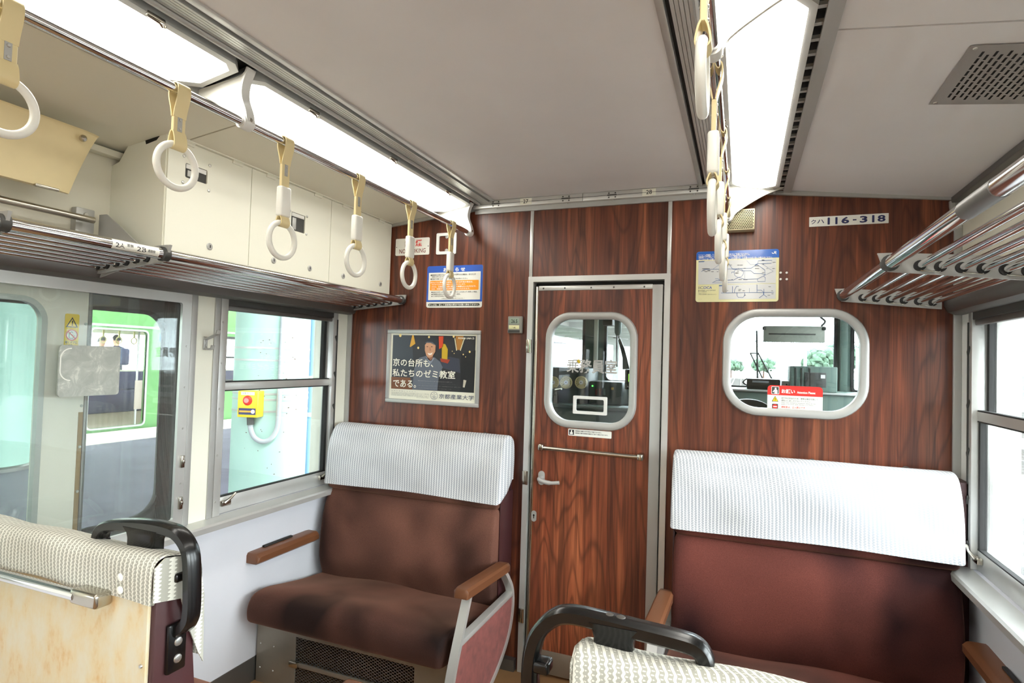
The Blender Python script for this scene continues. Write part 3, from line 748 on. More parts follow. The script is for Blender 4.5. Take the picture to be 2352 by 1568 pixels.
# coat hook on the post
hp = onx(470, 790, -1.31)
hk = thing('coat_hook', 'grey metal coat hook screwed to the white post between windows', 'hook', (-1.31, hp.y, hp.z - 0.03))
MB().box((-1.31, hp.y - 0.009, hp.z - 0.022), (-1.304, hp.y + 0.009, hp.z + 0.028), 0.003).build('plate', 'satin_aluminium', hk)
MB().sweep([(-1.306, hp.y, hp.z + 0.018), (-1.275, hp.y, hp.z + 0.028), (-1.245, hp.y, hp.z + 0.040), (-1.241, hp.y, hp.z + 0.054)], [(-0.0025, -0.008), (0.0025, -0.008), (0.0025, 0.008), (-0.0025, 0.008)], (0, 1, 0)).build('upper_prong', 'satin_aluminium', hk)
MB().sweep([(-1.306, hp.y, hp.z - 0.016), (-1.285, hp.y, hp.z - 0.020), (-1.270, hp.y, hp.z - 0.016), (-1.266, hp.y, hp.z - 0.004)], [(-0.0025, -0.008), (0.0025, -0.008), (0.0025, 0.008), (-0.0025, 0.008)], (0, 1, 0)).build('lower_prong', 'satin_aluminium', hk)
for dz in (-0.004, 0.012): MB().lathe([(0.004, 0), (0.003, 0.002)], (-1.304, hp.y, hp.z + dz), (1, 0, 0), 8).build('screw', 'screw', hk)

# armrests on the side walls
def wall_arm(s, y0, y1, z, label):
    t = thing('elbow_rest', label, 'armrest', (1.31 * s, (y0 + y1) / 2, z - 0.05))
    X = lambda d: (1.31 - d) * s
    L = []
    for y, k in ((y0, 0.0), (y0 + 0.006, 0.85), (y0 + 0.02, 1.0), (y1 - 0.03, 1.0), (y1 - 0.008, 0.8), (y1, 0.0)):
        tp = z - (1 - k) * 0.012; e = 0.062 - (1 - k) * 0.006
        L.append([V((X(d), y, zz)) for d, zz in ((0, z - 0.046 + (1 - k) * 0.004), (e - 0.014, z - 0.046 + (1 - k) * 0.004), (e, z - 0.036), (e, tp - 0.014), (e - 0.010, tp - 0.003), (e - 0.018, tp), (0, tp))])
    MB().loft(L).build('pad', 'brown_arm', t, 40)
    MB().box((X(0.004), y0 + 0.08, z), (X(0.018), y0 + 0.25, z + 0.008), 0.003).build('ashtray_slot', 'rubber', t)
wall_arm(-1, -0.615, -0.232, 0.553, 'brown padded armrest on the white wall beside the brown two-seat bench')
wall_arm(1, -0.66, -0.232, 0.553, 'brown padded armrest on the wall beside the wine two-seat bench')

# ------------------------------------------------------------------ lamps
def ceiling_lamp(s, y0, y1, label, grp):
    xi, xo = (-0.612, -0.772) if s < 0 else (0.549, 0.700)
    t = thing('ceiling_lamp', label, 'lamp', ((xi + xo) / 2, (y0 + y1) / 2, 2.05), grp)
    A, B = V((xi, 0, 2.092)), V((xo, 0, 2.064)); ux = (B - A).normalized(); wd = (B - A).length
    sg = 1 if s < 0 else -1
    def shape(e, ch):
        a0, a1, b0, b1 = -e, wd + e, y0 - e, y1 + e; c = ch
        return [(a0 + c * 0.35, b0), (a1 - c * 0.9, b0), (a1, b0 + c), (a1, b1 - c), (a1 - c * 0.9, b1), (a0 + c * 0.35, b1), (a0, b1 - c * 0.5), (a0, b0 + c * 0.5)]
    dn = ux.cross(V((0, 1, 0))) * sg
    s3 = lambda L, h: [A + ux * p[0] + V((0, 1, 0)) * p[1] - dn * h for p in L]
    MB().loft([s3(shape(-0.001, 0.05), 0.034), s3(shape(-0.001, 0.05), 0.008), s3(shape(-0.008, 0.05), 0.0)]).build('diffuser', 'lamp_diffuser', t, 0)
    MB().plate(shape(0.016, 0.055), [shape(0, 0.05)], A + V((0, 0, 0.03)), ux, (0, 1, 0), sg * 0.026).build('frame', 'lamp_frame', t, 0)
    MB().plate(shape(0.016, 0.055), [], A + V((0, 0, 0.045)), ux, (0, 1, 0), sg * 0.012).build('housing', 'dark_grey', t, 0)
    # spring clips on the aisle edge of the frame
    sx = 1 if s < 0 else -1
    n = max(2, round((y1 - y0) / 0.5))
    for k in range(n):
        y = y0 + (k + 0.5) * (y1 - y0) / n
        c = MB(); p = V((xi + sx * 0.018, y, 2.098))
        c.box(p + V((-0.004, -0.03, -0.003)), p + V((0.004, 0.012, 0.006)), 0.002); c.tube([p + V((0, -0.028, -0.005)), p + V((0, 0.0, -0.006)), p + V((-sx * 0.006, 0.012, -0.008))], 0.0022, 6)
        c.lathe([(0.004, 0), (0.003, 0.004)], p + V((-sx * 0.004, 0.016, -0.004)), (0, 0, -1), 8)
        c.build('clip', 'dull_chrome', t)
    return t
LAMPS = [(-1.345 - 1.352 * k, -0.075 - (1.345 * k if k else 0)) for k in range(8)]
for i, (a, b) in enumerate(LAMPS):
    w_ = ('first', 'second', 'third', 'fourth', 'fifth', 'sixth', 'seventh', 'eighth')[i] + ' from the bulkhead'
    ceiling_lamp(-1, a, b, 'long glowing ceiling lamp above the rail on the cabinet side, ' + w_, 'ceiling lamps')
    ceiling_lamp(1, a, b, 'long glowing ceiling lamp above the rail on the route map side, ' + w_, 'ceiling lamps')

# ------------------------------------------------------------------ grab rails with brackets
RZ_, RYS = 1.973, [-0.237, -0.571, -0.904, -1.237, -1.568, -1.90]
def grab_rail(s, X, label):
    t = thing('grab_rail', label, 'rail', (X, -1.4, RZ_))
    MB().tube([(X, -0.055, RZ_), (X, -4.2, RZ_)], 0.0112, 16).build('pole', 'chrome', t)
    o = -s
    for i, y in enumerate((-0.06, -1.38, -2.735, -4.07)):
        q = lambda d: X + s * d
        # curved web under the lamp narrowing down to the clamp
        outer = smooth_path([(q(0.20), 0, 2.078), (q(0.13), 0, 2.052), (q(0.07), 0, 2.018), (q(0.030), 0, 1.990), (q(0.018), 0, 1.972)], 5)
        inner = smooth_path([(q(-0.016), 0, 1.973), (q(-0.010), 0, 2.000), (q(0.006), 0, 2.04), (q(0.004), 0, 2.075), (q(-0.012), 0, 2.112)], 5)
        loop = [(p[0], p[2]) for p in outer] + [(p[0], p[2]) for p in inner] + [(q(0.0), 2.112), (q(0.02), 2.098), (q(0.19), 2.08)]
        if s < 0: loop = loop[::-1]
        MB().plate(loop, [], (0, y + 0.004, 0), (1, 0, 0), (0, 0, 1), 0.008).build('bracket_web', 'white_plastic', t, 0)
        MB().sweep([(p[0], y, p[2]) for p in inner], [(-0.003, -0.013), (0.004, -0.013), (0.004, 0.013), (-0.003, 0.013)], (0, 1, 0)).build('bracket_edge', 'white_paint', t)
        MB().lathe([(0.0125, -0.016), (0.017, -0.016), (0.018, -0.012), (0.018, 0.012), (0.017, 0.016), (0.0125, 0.016)], (X, y, RZ_), (0, 1, 0), 20).build('clamp', 'white_paint', t)
        MB().lathe([(0.006, 0), (0.005, 0.003)], (X - s * 0.016, y, RZ_ + 0.006), (-s, 0, 0), 10).build('screw', 'dull_chrome', t)
    return t
XRL, XRR = -0.605, 0.530
grab_rail(-1, XRL, 'steel ceiling hand rail running beside the white overhead cabinet')
grab_rail(1, XRR, 'steel ceiling hand rail on the route map side')

# ------------------------------------------------------------------ hanging straps
def strap(long, X, y, label, grp, tilt=0.0):
    t = thing('hanging_strap', label, 'strap', (X, y, RZ_), grp)
    zr = -0.273 if long else -0.172                    # ring centre
    zt = zr + 0.056
    P = lambda x, z: (X + x, y, RZ_ + z)
    half = 0.016
    pr = [(-0.0014, -half), (0.0014, -half), (0.0014, half), (-0.0014, half)]
    loop = [P(0.0028, -0.062), P(0.006, -0.045), P(0.0135, -0.018), P(0.0145, 0.002), P(0.010, 0.0115), P(0, 0.0145), P(-0.010, 0.0115), P(-0.0145, 0.002), P(-0.0135, -0.018), P(-0.006, -0.045), P(-0.0028, -0.062)]
    MB().sweep(smooth_path(loop, 4), pr, (0, 1, 0)).build('upper_loop', 'strap_cream', t)
    zb = -0.13 if long else zt - 0.004
    MB().box(P(-0.0048, -0.060), (X + 0.0048, y + half, RZ_ - (0.108 if not long else 0.13)), 0).build('strap', 'strap_cream', t) if False else None
    m = MB(); m.box((X - 0.0046, y - half * 0.92, RZ_ - 0.062), (X + 0.0046, y + half * 0.92, RZ_ + (-0.130 if long else -0.096)), 0.001, 1); m.build('strap', 'strap_cream', t)
    for sx in (-1, 1):
        MB().box((X + sx * 0.0044, y - 0.006, RZ_ - 0.094), (X + sx * 0.0056, y + 0.006, RZ_ - 0.062), 0.0005, 1).build('rivet_plate', 'satin_aluminium', t)
        for z in (-0.068, -0.088): MB().lathe([(0.0035, 0), (0.0025, 0.002)], (X + sx * 0.0054, y, RZ_ + z), (sx, 0, 0), 8).build('rivet', 'screw', t)
    if long:
        MB().box((X - 0.011, y - 0.0195, RZ_ - 0.208), (X + 0.011, y + 0.0195, RZ_ - 0.124), 0.006, 3).build('sleeve', 'white_plastic', t)
    z0 = -0.206 if long else -0.094
    d = z0 - zt
    lo = [P(-0.0028, z0), P(-0.007, z0 - 0.35 * abs(d) - 0.002), P(-0.0105, zt - 0.008), P(-0.006, zt - 0.0165), P(0, zt - 0.0185), P(0.006, zt - 0.0165), P(0.0105, zt - 0.008), P(0.007, z0 - 0.35 * abs(d) - 0.002), P(0.0028, z0)]
    MB().sweep(smooth_path(lo, 4), pr, (0, 1, 0)).build('lower_loop', 'strap_cream', t)
    R = 0.0485; n = 40
    MB().tube([(X + math.sin(tilt) * 0, y + R * math.sin(2 * PI * k / n), RZ_ + zr + R * math.cos(2 * PI * k / n)) for k in range(n)], 0.0078, 12, True).build('ring', 'white_plastic', t)
    return t
RYR = [-0.335, -0.635, -0.955, -1.295, -1.635, -1.97]
ORD = ['first', 'second', 'third', 'fourth', 'fifth', 'sixth']
la = strap(True, XRL, RYS[0], '', 'straps on the cabinet-side rail'); sa = strap(False, XRL, RYS[4], '', 'straps on the cabinet-side rail')
la['label'] = 'cream strap with white sleeve and ring, first from the bulkhead on the cabinet-side rail'
sa['label'] = 'short cream strap and ring without sleeve, fifth from the bulkhead on the cabinet-side rail'
for i in (1, 2, 3): dup(la, (0, RYS[i] - RYS[0], 0), 'cream strap with white sleeve and ring, %s from the bulkhead on the cabinet-side rail' % ORD[i])
dup(sa, (0, RYS[5] - RYS[4], 0), 'short cream strap and ring without sleeve, sixth from the bulkhead on the cabinet-side rail')
for i in range(4): dup(la, (XRR - XRL, RYR[i] - RYS[0], 0), 'cream strap with white sleeve and ring, %s from the bulkhead above the route map side' % ORD[i], 'straps on the route-map-side rail')
for i in (4, 5): dup(sa, (XRR - XRL, RYR[i] - RYS[4], 0), 'short cream strap and ring without sleeve, %s from the bulkhead on the route-map-side rail' % ORD[i], 'straps on the route-map-side rail')

# ------------------------------------------------------------------ luggage racks
def rack(s, Xt, brackets, label, yend):
    """Xt: tip of the bracket plates (toward the aisle)"""
    t = thing('luggage_rack', label, 'luggage rack', (1.25 * s, -0.7, 1.62))
    q = lambda d: Xt + s * d                         # d outward from the tip
    tubes = [(0.020, 1.664, 0.0165)] + [(0.083 + 0.0435 * k, 1.655 - 0.0038 * k, 0.0088) for k in range(6)]
    MB().tube([(q(tubes[0][0]), -0.012, tubes[0][1]), (q(tubes[0][0]), yend, tubes[0][1])], tubes[0][2], 18).build('front_tube', 'chrome', t)
    for d, z, r in tubes[1:]:
        MB().tube([(q(d), -0.012, z), (q(d), yend, z)], r, 12).build('slat_tube', 'chrome', t)
    for i, y in enumerate(brackets):
        loop = [(q(-0.008), 1.690), (q(0.004), 1.655), (q(0.016), 1.642), (q(0.30), 1.614), (q(0.328), 1.612), (q(0.328), 1.668), (q(0.03), 1.690)]
        if s > 0: pass
        else: loop = loop[::-1]
        MB().plate(loop, [], (0, y + 0.004, 0), (1, 0, 0), (0, 0, 1), 0.008).build('bracket', 'satin_aluminium', t, 0)
        for d, z, r in tubes:
            MB().lathe([(r, -0.011), (r + 0.0045, -0.010), (r + 0.005, 0.0), (r + 0.0045, 0.010), (r, 0.011)], (q(d), y, z), (0, 1, 0), 16).build('bushing', 'rubber' if r < 0.01 else 'dark_grey', t)
        for k in (1, 3, 5):
            d0, z0, _ = tubes[k]; d1, z1, _ = tubes[k + 1] if k + 1 < len(tubes) else tubes[k]
            c = MB(); c.tube([(q(d0 - 0.006), y - 0.008, z0 - 0.010), (q(d0 + 0.006), y - 0.009, z0 - 0.0135), (q(d1 - 0.004), y - 0.009, z1 - 0.0135), (q(d1 + 0.008), y - 0.008, z1 - 0.008)], 0.0018, 6)
            c.build('clip', 'dull_chrome', t)
        if s < 0 and i == 1:                          # gusset plate and wall strap of the near bracket
            MB().plate([(-1.285, 1.60), (-1.03, 1.66), (-1.06, 1.672), (-1.25, 1.80), (-1.285, 1.80)][::-1], [], (0, y + 0.012, 0), (1, 0, 0), (0, 0, 1), 0.004).build('gusset', 'satin_aluminium', t, 0)
            MB().box((-1.31, y - 0.06, 1.60), (-1.285, y - 0.005, 1.81), 0.003).build('wall_strap', 'satin_aluminium', t)
            MB().lathe([(0.008, 0), (0.006, 0.004)], (-1.285, y - 0.032, 1.79), (1, 0, 0), 10).build('screw', 'screw', t)
    # back rail against the side wall
    MB().tube([(1.25 * s, -1.33 if s < 0 else -0.6, 1.772), (1.25 * s, yend, 1.772)], 0.010, 12).build('back_tube', 'dull_chrome', t)
    return t, tubes
RKL, tb = rack(-1, -0.962, (-0.022, -1.30, -1.70, -2.9), 'chrome tube luggage rack below the white overhead cabinet', -4.0)
RKR, tb = rack(1, 0.918, (-0.022, -0.765, -1.64, -2.9), 'chrome tube luggage rack in the corner above the wine seat', -4.0)
# seat-number label wrapped on the front tube of the left rack
xt, zt_, rt = -0.962 - 0.020, 1.664, 0.0169
ya, yb = onx(258, 580, -0.965).y, onx(366, 600, -0.965).y
L = []
for k in range(9):
    a = math.radians(-48 + 96 * k / 8); L.append((xt + rt * math.cos(a), zt_ + rt * math.sin(a)))
MB().grid([(p[0], y, p[1]) for y in (ya, yb) for p in L], 2, 9).build('seat_label', 'sign_white', RKL)
def wrp(y0, a0):
    def f(a, b):
        th = math.radians(a0) + b / (rt + 0.0004)
        return V((xt + (rt + 0.0004) * math.cos(th), y0 + a, zt_ + (rt + 0.0004) * math.sin(th)))
    return f
ln = yb - ya
for s_, k0, k1, h, a0 in (('2A', 0.06, 0.25, 0.0125, -26), ('窓側', 0.29, 0.42, 0.0085, -6), ('2B', 0.50, 0.70, 0.0125, -26), ('通路側', 0.73, 0.90, 0.0085, -20)):
    text(s_, 'lettering', (0, 0, 0), (1, 0, 0), (0, 1, 0), 'ink', RKL, w=ln * (k1 - k0), h=h, bold=0.008, warp=wrp(ya + ln * k0, a0))
# clear seat-number sleeve on the front tube of the other rack
xt2 = 0.918 + 0.020
MB().lathe([(0.0166, -0.07), (0.0172, -0.07), (0.0172, 0.07), (0.0166, 0.07)], (xt2, -1.385, 1.664), (0, 1, 0), 20).build('seat_label', 'dark_aluminium', RKR)

# ------------------------------------------------------------------ overhead cabinet
CB = thing('overhead_cabinet', 'cream metal overhead cabinet with three locked doors above the luggage rack', 'cabinet', (-1.2, -0.62, 1.672))
cy0, cy1, cz0, cz1 = -1.245, -0.012, 1.675, 2.052
MB().plate([(-1.31, cz0), (-1.066, cz0), (-1.066, cz1), (-1.10, cz1 + 0.006), (-1.22, cz1), (-1.275, cz1 - 0.07), (-1.31, cz1 - 0.08)], [], (0, cy1, 0), (1, 0, 0), (0, 0, 1), cy1 - cy0).build('body', 'cream_paint', CB, 0)
MB().plate([(-1.16, 2.042), (-1.10, 2.052), (-1.095, 2.047), (-1.11, 2.034), (-1.155, 2.026)], [], (0, cy0 + 0.001, 0), (1, 0, 0), (0, 0, 1), 0.002).build('vent_hole', 'black', CB, 0)
MB().box((-1.075, cy0, cz1 - 0.004), (-1.050, cy1, cz1 + 0.012), 0.002).build('top_rail', 'cream_paint', CB)
seam = [cy0 + 0.002, -0.914, -0.476, cy1]
for k in range(3):
    a, b = seam[k] + 0.0015, seam[k + 1] - 0.0015
    holes = []
    if k == 0: holes = [rr((onx(420, 420, -1.06).y + onx(480, 420, -1.06).y) / 2, 1.957, 0.082, 0.046, 0.005, 3)]
    if k == 1: holes = [rr((onx(668, 505, -1.06).y + onx(702, 505, -1.06).y) / 2, 1.905, 0.078, 0.072, 0.004, 3)]
    d = MB().plate(rect(a, cz0 + 0.004, b, cz1 - 0.006), holes, (-1.066, 0, 0), (0, 1, 0), (0, 0, 1), 0.006).build('door', 'cream_paint', CB, 0)
    for h in holes:
        ys_ = [p[0] for p in h]; zs_ = [p[1] for p in h]
        MB().box((-1.0658, min(ys_), min(zs_)), (-1.0654, max(ys_), max(zs_))).build('recess', 'dark_grey', d)
        MB().box((-1.0656, min(ys_) + 0.004, max(zs_) - 0.016), (-1.0615, max(ys_) - 0.003, max(zs_) - 0.001), 0.003).build('recess_lip', 'white_paint', d)
        MB().box((-1.0656, min(ys_) + 0.01, min(zs_) + 0.006), (-1.062, min(ys_) + 0.030, max(zs_) - 0.02), 0.001).build('switch_block', 'satin_aluminium', d)
        for sy in (-1, 1):
            for sz in (-1, 1):
                MB().lathe([(0.0055, 0), (0.005, 0.002), (0.002, 0.003)], (-1.060, (min(ys_) + max(ys_)) / 2 + sy * 0.048, (min(zs_) + max(zs_)) / 2 + sz * (0.042 if k == 0 else 0.036)), (1, 0, 0), 10).build('screw', 'screw', d)
    for (u, v_) in (((481, 566),), ((628, 598), (711, 616)), ((788 + 0, 634), (873, 652)))[k]:
        p = onx(u, v_, -1.06)
        if k == 2 and u == 788: p = V((-1.06, onx(770 + 18, 634, -1.06).y, onx(788, 634, -1.06).z))
        lk = MB().lathe([(0.0115, 0), (0.0115, 0.002), (0.009, 0.004), (0.0045, 0.004)], (-1.060, p.y, p.z), (1, 0, 0), 18).build('lock', 'satin_aluminium', d)
        MB().box((-1.0562, p.y - 0.002, p.z - 0.005), (-1.0555, p.y + 0.002, p.z + 0.005), 0.0003, 1).build('keyhole', 'black', lk)
    for f in (0.2, 0.8):
        y = a + (b - a) * f
        h = MB().box((-1.060, y - 0.022, cz1 - 0.016), (-1.056, y + 0.022, cz1 - 0.005), 0.001); h.tube([(-1.056, y - 0.022, cz1 - 0.005), (-1.056, y + 0.022, cz1 - 0.005)], 0.003, 6); h.build('hinge', 'cream_paint', d)

# ------------------------------------------------------------------ tan cover above the doorway
TC = thing('door_engine_cover', 'tan curved plastic cover panel above the luggage rack end', 'cover', (-1.2, -1.75, 1.82))
sec = smooth_path([(-1.145, 0, 1.998), (-1.155, 0, 1.990), (-1.172, 0, 1.955), (-1.192, 0, 1.89), (-1.205, 0, 1.825)], 4)
L = []
for y, k in ((-1.385, 0.0), (-1.40, 0.5), (-1.43, 1.0), (-2.9, 1.0)):
    L.append([V((p[0] - (1 - k) * 0.012, y - (1 - k) * 0.02 * 0 - (p[2] - 2.0) * -0.22 if y > -2 else y, p[2])) for p in sec] + [V((p[0] - 0.02, y - (p[2] - 2.0) * -0.22 if y > -2 else y, p[2])) for p in sec[::-1]])
MB().loft(L).build('panel', 'tan_plastic', TC, 40)
MB().lathe([(0.010, 0), (0.010, 0.004), (0.006, 0.010), (0.004, 0.012)], (-1.150, -1.435, 1.975), (0.85, 0, -0.4), 12).build('knob', 'dull_chrome', TC)
l = MB().box((-1.207, -1.52, 1.819), (-1.195, -1.46, 1.827), 0.002); l.build('latch', 'dull_chrome', TC)

# end trim of rack at the bulkhead etc. ----------------------------------------------------- poster rail
def poster_rail(x0, x1, num, xn, label):
    t = thing('poster_rail', label, 'poster rail', ((x0 + x1) / 2, -0.03, 2.105))
    MB().box((x0, -0.034, 2.090), (x1, -0.0, 2.124), 0.002).build('strip', 'aluminium', t)
    MB().box((x0, -0.0355, 2.106), (x1, -0.0338, 2.1075)).build('slot', 'dark_grey', t)
    MB().box((xn - 0.028, -0.0352, 2.0925), (xn + 0.028, -0.0339, 2.1215), 0.0005, 1).build('number_plate', 'cream_paint', t)
    text(num, 'lettering', (xn, -0.0354, 2.0985), (1, 0, 0), (0, 0, 1), 'ink', t, h=0.018, align=0.5, bold=0.01)
    return t
pa = poster_rail(-0.602, -0.0715, '27', onx(1208, 457, -0.349).x if False else ony(1208, 457, -0.034).x, 'poster clamp rail plated 27 at the ceiling edge, ending beside the cabinet-side lamp')
pb = poster_rail(-0.0705, 0.447, '28', ony(1491, 434, -0.034).x, 'poster clamp rail plated 28 at the ceiling edge, ending above the route map')
for t_r, pts in ((pa, ((1139, 463), (1300, 449))), (pb, ((1406, 440), (1594, 424)))):
    for (u, v_) in pts:
        x = ony(u, v_, -0.034).x
        c = MB()
        for dx in (-0.014, 0.014):
            for dz in (-0.009, 0.009): c.lathe([(0.0035, 0), (0.0025, 0.002)], (x + dx, -0.034, 2.107 + dz), (0, -1, 0), 8)
        c.box((x - 0.02, -0.038, 2.1045), (x + 0.02, -0.034, 2.1095), 0.001); c.build('clip', 'dark_grey', t_r)
        MB().lathe([(0.003, 0), (0.002, 0.006)], (x, -0.02, 2.091), (0, 0, -1), 8).build('pin', 'satin_aluminium', t_r)
# ------------------------------------------------------------------ signs on the bulkhead
class Quad:
    """position on a flat sign from a measured quadrilateral (tl, tr, br, bl) -> rectangle x0..x1, z0..z1 on plane y"""
    def __init__(s, q, x0, x1, z0, z1, y): s.q = q; s.r = (x0, x1, z0, z1); s.y = y
    def uv(s, px, py):
        tl, tr, br, bl = s.q; u = v = 0.5
        for _ in range(8):
            fx = (1 - v) * ((1 - u) * tl[0] + u * tr[0]) + v * ((1 - u) * bl[0] + u * br[0]) - px
            fy = (1 - v) * ((1 - u) * tl[1] + u * tr[1]) + v * ((1 - u) * bl[1] + u * br[1]) - py
            a = (1 - v) * (tr[0] - tl[0]) + v * (br[0] - bl[0]); b = (1 - u) * (bl[0] - tl[0]) + u * (br[0] - tr[0])
            c = (1 - v) * (tr[1] - tl[1]) + v * (br[1] - bl[1]); d = (1 - u) * (bl[1] - tl[1]) + u * (br[1] - tr[1])
            k = a * d - b * c; u -= (fx * d - fy * b) / k; v -= (a * fy - c * fx) / k
        return u, v
    def xz(s, px, py):
        u, v = s.uv(px, py); x0, x1, z0, z1 = s.r
        return (x0 + (x1 - x0) * u, z1 - (z1 - z0) * v)
    def poly(s, pts, m, name, parent, k=1):
        L = [s.xz(*p) for p in pts]
        return MB().plate(L, [], (0, s.y - 0.0004 * k, 0), (1, 0, 0), (0, 0, 1), 0.0003).build(name, m, parent, 0)
    def line(s, pts, w, m, name, parent, k=1):
        L = [s.xz(*p) for p in pts]
        return MB().sweep([(p[0], s.y - 0.0004 * k, p[1]) for p in L], [(-w / 2, 0), (w / 2, 0), (w / 2, 0.0003), (-w / 2, 0.0003)], (0, -1, 0)).build(name, m, parent, 0)
    def txt(s, t, a, b, m, parent, k=1, bold=0.01):
        """lettering filling the box from pixel a (left, top) to b (right, bottom)"""
        p, q = s.xz(*a), s.xz(*b)
        return text(t, 'lettering', (p[0], s.y - 0.0004 * k - 0.0003, q[1]), (1, 0, 0), (0, 0, 1), m, parent, w=q[0] - p[0], h=p[1] - q[1], bold=bold)
def board(name, label, cat, x0, x1, z0, z1, r, m, th=0.0025):
    t = thing(name, label, cat, ((x0 + x1) / 2, 0, z0))
    MB().plate(rr((x0 + x1) / 2, (z0 + z1) / 2, x1 - x0, z1 - z0, r, 5), [], (0, 0, 0), (1, 0, 0), (0, 0, 1), th).build('board', m, t, 0)
    return t
# no smoking
t = board('no_smoking_sign', 'small white no smoking plate on the wood bulkhead', 'sign', -1.040, -0.847, 1.890, 1.975, 0.006, 'sign_white')
text('禁', 'lettering', (-0.988, -0.0028, 1.932), (1, 0, 0), (0, 0, 1), 'maroon_ink', t, w=0.034, h=0.034, bold=0.02)
text('煙', 'lettering', (-0.925, -0.0028, 1.932), (1, 0, 0), (0, 0, 1), 'red_ink', t, w=0.036, h=0.034, bold=0.02)
text('NO SMOKING', 'lettering', (-1.017, -0.0028, 1.900), (1, 0, 0), (0, 0, 1), 'maroon_ink', t, w=0.150, h=0.022, bold=0.008)
for x in (-1.034, -0.853): MB().lathe([(0.0025, 0), (0.002, 0.001)], (x, -0.0025, 1.932), (0, -1, 0), 8).build('screw', 'ink', t)
# empty square frame
t = thing('card_holder', 'empty square white metal card holder on the wood bulkhead', 'card holder', (-0.752, 0, 1.888))
MB().plate(rr(-0.752, 1.939, 0.108, 0.104, 0.006, 4), [rr(-0.752, 1.939, 0.080, 0.076, 0.008, 4)], (0, 0, 0), (1, 0, 0), (0, 0, 1), 0.007).build('frame', 'white_paint', t, 0)
MB().lathe([(0.009, 0), (0.008, 0.003), (0.004, 0.004)], (-0.752, 0, 1.972), (0, -1, 0), 14).build('upper_stud', 'satin_aluminium', t)
MB().lathe([(0.009, 0), (0.008, 0.003), (0.004, 0.004)], (-0.752, 0, 1.906), (0, -1, 0), 14).build('lower_stud', 'satin_aluminium', t)
# notice board
NT_ = board('ticket_notice', 'blue-bordered ticket notice sign with an orange box on the bulkhead', 'sign', -0.853, -0.554, 1.628, 1.831, 0.010, 'sign_white', 0.002)
Q = Quad([(252, 243), (1808, 200), (1772, 1418), (213, 1418)], -0.853, -0.554, 1.628, 1.831, -0.002)
# blue field with the rounded upper corners of the board
bl_ = [p for p in rr(-0.7035, 1.7295, 0.299, 0.203, 0.010, 5) if p[1] > 1.73] + [(-0.853, 1.656), (-0.554, 1.656)]
MB().plate(bl_, [], (0, -0.0021, 0), (1, 0, 0), (0, 0, 1), 0.0003).build('blue_border', 'sign_blue', NT_, 0)
Q.poly([(298, 432), (1748, 390), (1725, 1192), (272, 1205)], 'sign_white', 'white_field', NT_, 2)
ob = rr(-0.7035, 0, 0.262, 0.050, 0.004, 3); za = Q.xz(1000, 645)[1]; zb = Q.xz(1000, 925)[1]
MB().plate(rr(-0.704, (za + zb) / 2, 0.262, za - zb, 0.004, 3), [], (0, -0.0032, 0), (1, 0, 0), (0, 0, 1), 0.0003).build('orange_field', 'sign_orange', NT_, 0)
Q.txt('お 知 ら せ', (712, 285), (1318, 388), 'white_ink', NT_, 2, 0.03)
for s_, a, b in (('■乗車券をお持ちでない場合や乗越しや変更される場合は、あらかじめ', (350, 470), (1612, 497)), ('係員にお申し出ください。', (385, 528), (800, 556)), ('■係員がお願いした場合は、乗車券などをお見せください。', (348, 588), (1395, 612)),
                 ('●2枚以上のきっぷを使用し、途中区間のきっぷを持たずに乗車した場合。', (372, 962), (1655, 992)), ('●定期券を記名の本人以外が使用した場合。', (372, 1025), (1198, 1055)), ('●その他不正な手段として使用した場合。', (370, 1082), (1075, 1110)), ('（上記は法令および約款に基づくものです。）', (660, 1145), (1310, 1172))):
    Q.txt(s_, a, b, 'ink', NT_, 4, 0.008)
for s_, a, b in (('次のように乗車券を無効、又は不正使用の場合は、', (342, 682), (1540, 712)), ('そのすべてのきっぷを無効として回収いたします。', (380, 745), (1330, 775)), ('さらに、普通運賃と2倍に相当する増運賃をいただきます。', (378, 806), (1625, 836)), ('なお、定期券の場合は所持日からいただきます。', (375, 870), (1455, 900))):
    Q.txt(s_, a, b, 'white_ink', NT_, 5, 0.015)
zp = Q.xz(1000, 1338)[1]
MB().plate(rr(-0.7035, zp, 0.276, 0.0125, 0.006, 5), [], (0, -0.0021, 0), (1, 0, 0), (0, 0, 1), 0.0003).build('dark_band', mat('dark_olive', (62, 66, 56), 0.5), NT_, 0)
Q.txt('きっぷは、正しく目的地の駅までお買い求めください。', (300, 1315), (1690, 1365), 'white_ink', NT_, 2, 0.02)

# framed poster
PO = thing('framed_poster', 'silver-framed advertising poster of a smiling man in a dark cap', 'poster', (-0.808, 0, 1.157))
px0, px1, pz0, pz1 = -1.064, -0.552, 1.157, 1.519
fw = 0.019
for (a, b, c, d) in ((px0, px1, pz1 - fw, pz1), (px0, px1, pz0, pz0 + fw), (px0, px0 + fw, pz0 + fw, pz1 - fw), (px1 - fw, px1, pz0 + fw, pz1 - fw)):
    MB().box((a, -0.012, c), (b, 0, d), 0.003).build('frame_bar', 'satin_aluminium', PO)
MB().box((px0 + 0.005, -0.004, pz0 + 0.005), (px1 - 0.005, -0.001, pz1 - 0.005)).build('paper', mat('poster_paper', (232, 230, 212), 0.4), PO)
Q = Quad([(85, 130), (1770, 118), (1745, 1520), (55, 1445)], px0, px1, pz0, pz1, -0.004)
c_ = lambda n, c: mat('print_' + n, c, 0.4)
PH = [(182, 228), (1680, 222), (1655, 1252), (158, 1203)]
Q.poly(PH, c_('dark', (44, 44, 48)), 'photo_ground', PO, 1)
Q.poly([(182, 228), (520, 228), (560, 560), (600, 1215), (158, 1203)], c_('slate', (56, 62, 70)), 'photo_shade', PO, 2)
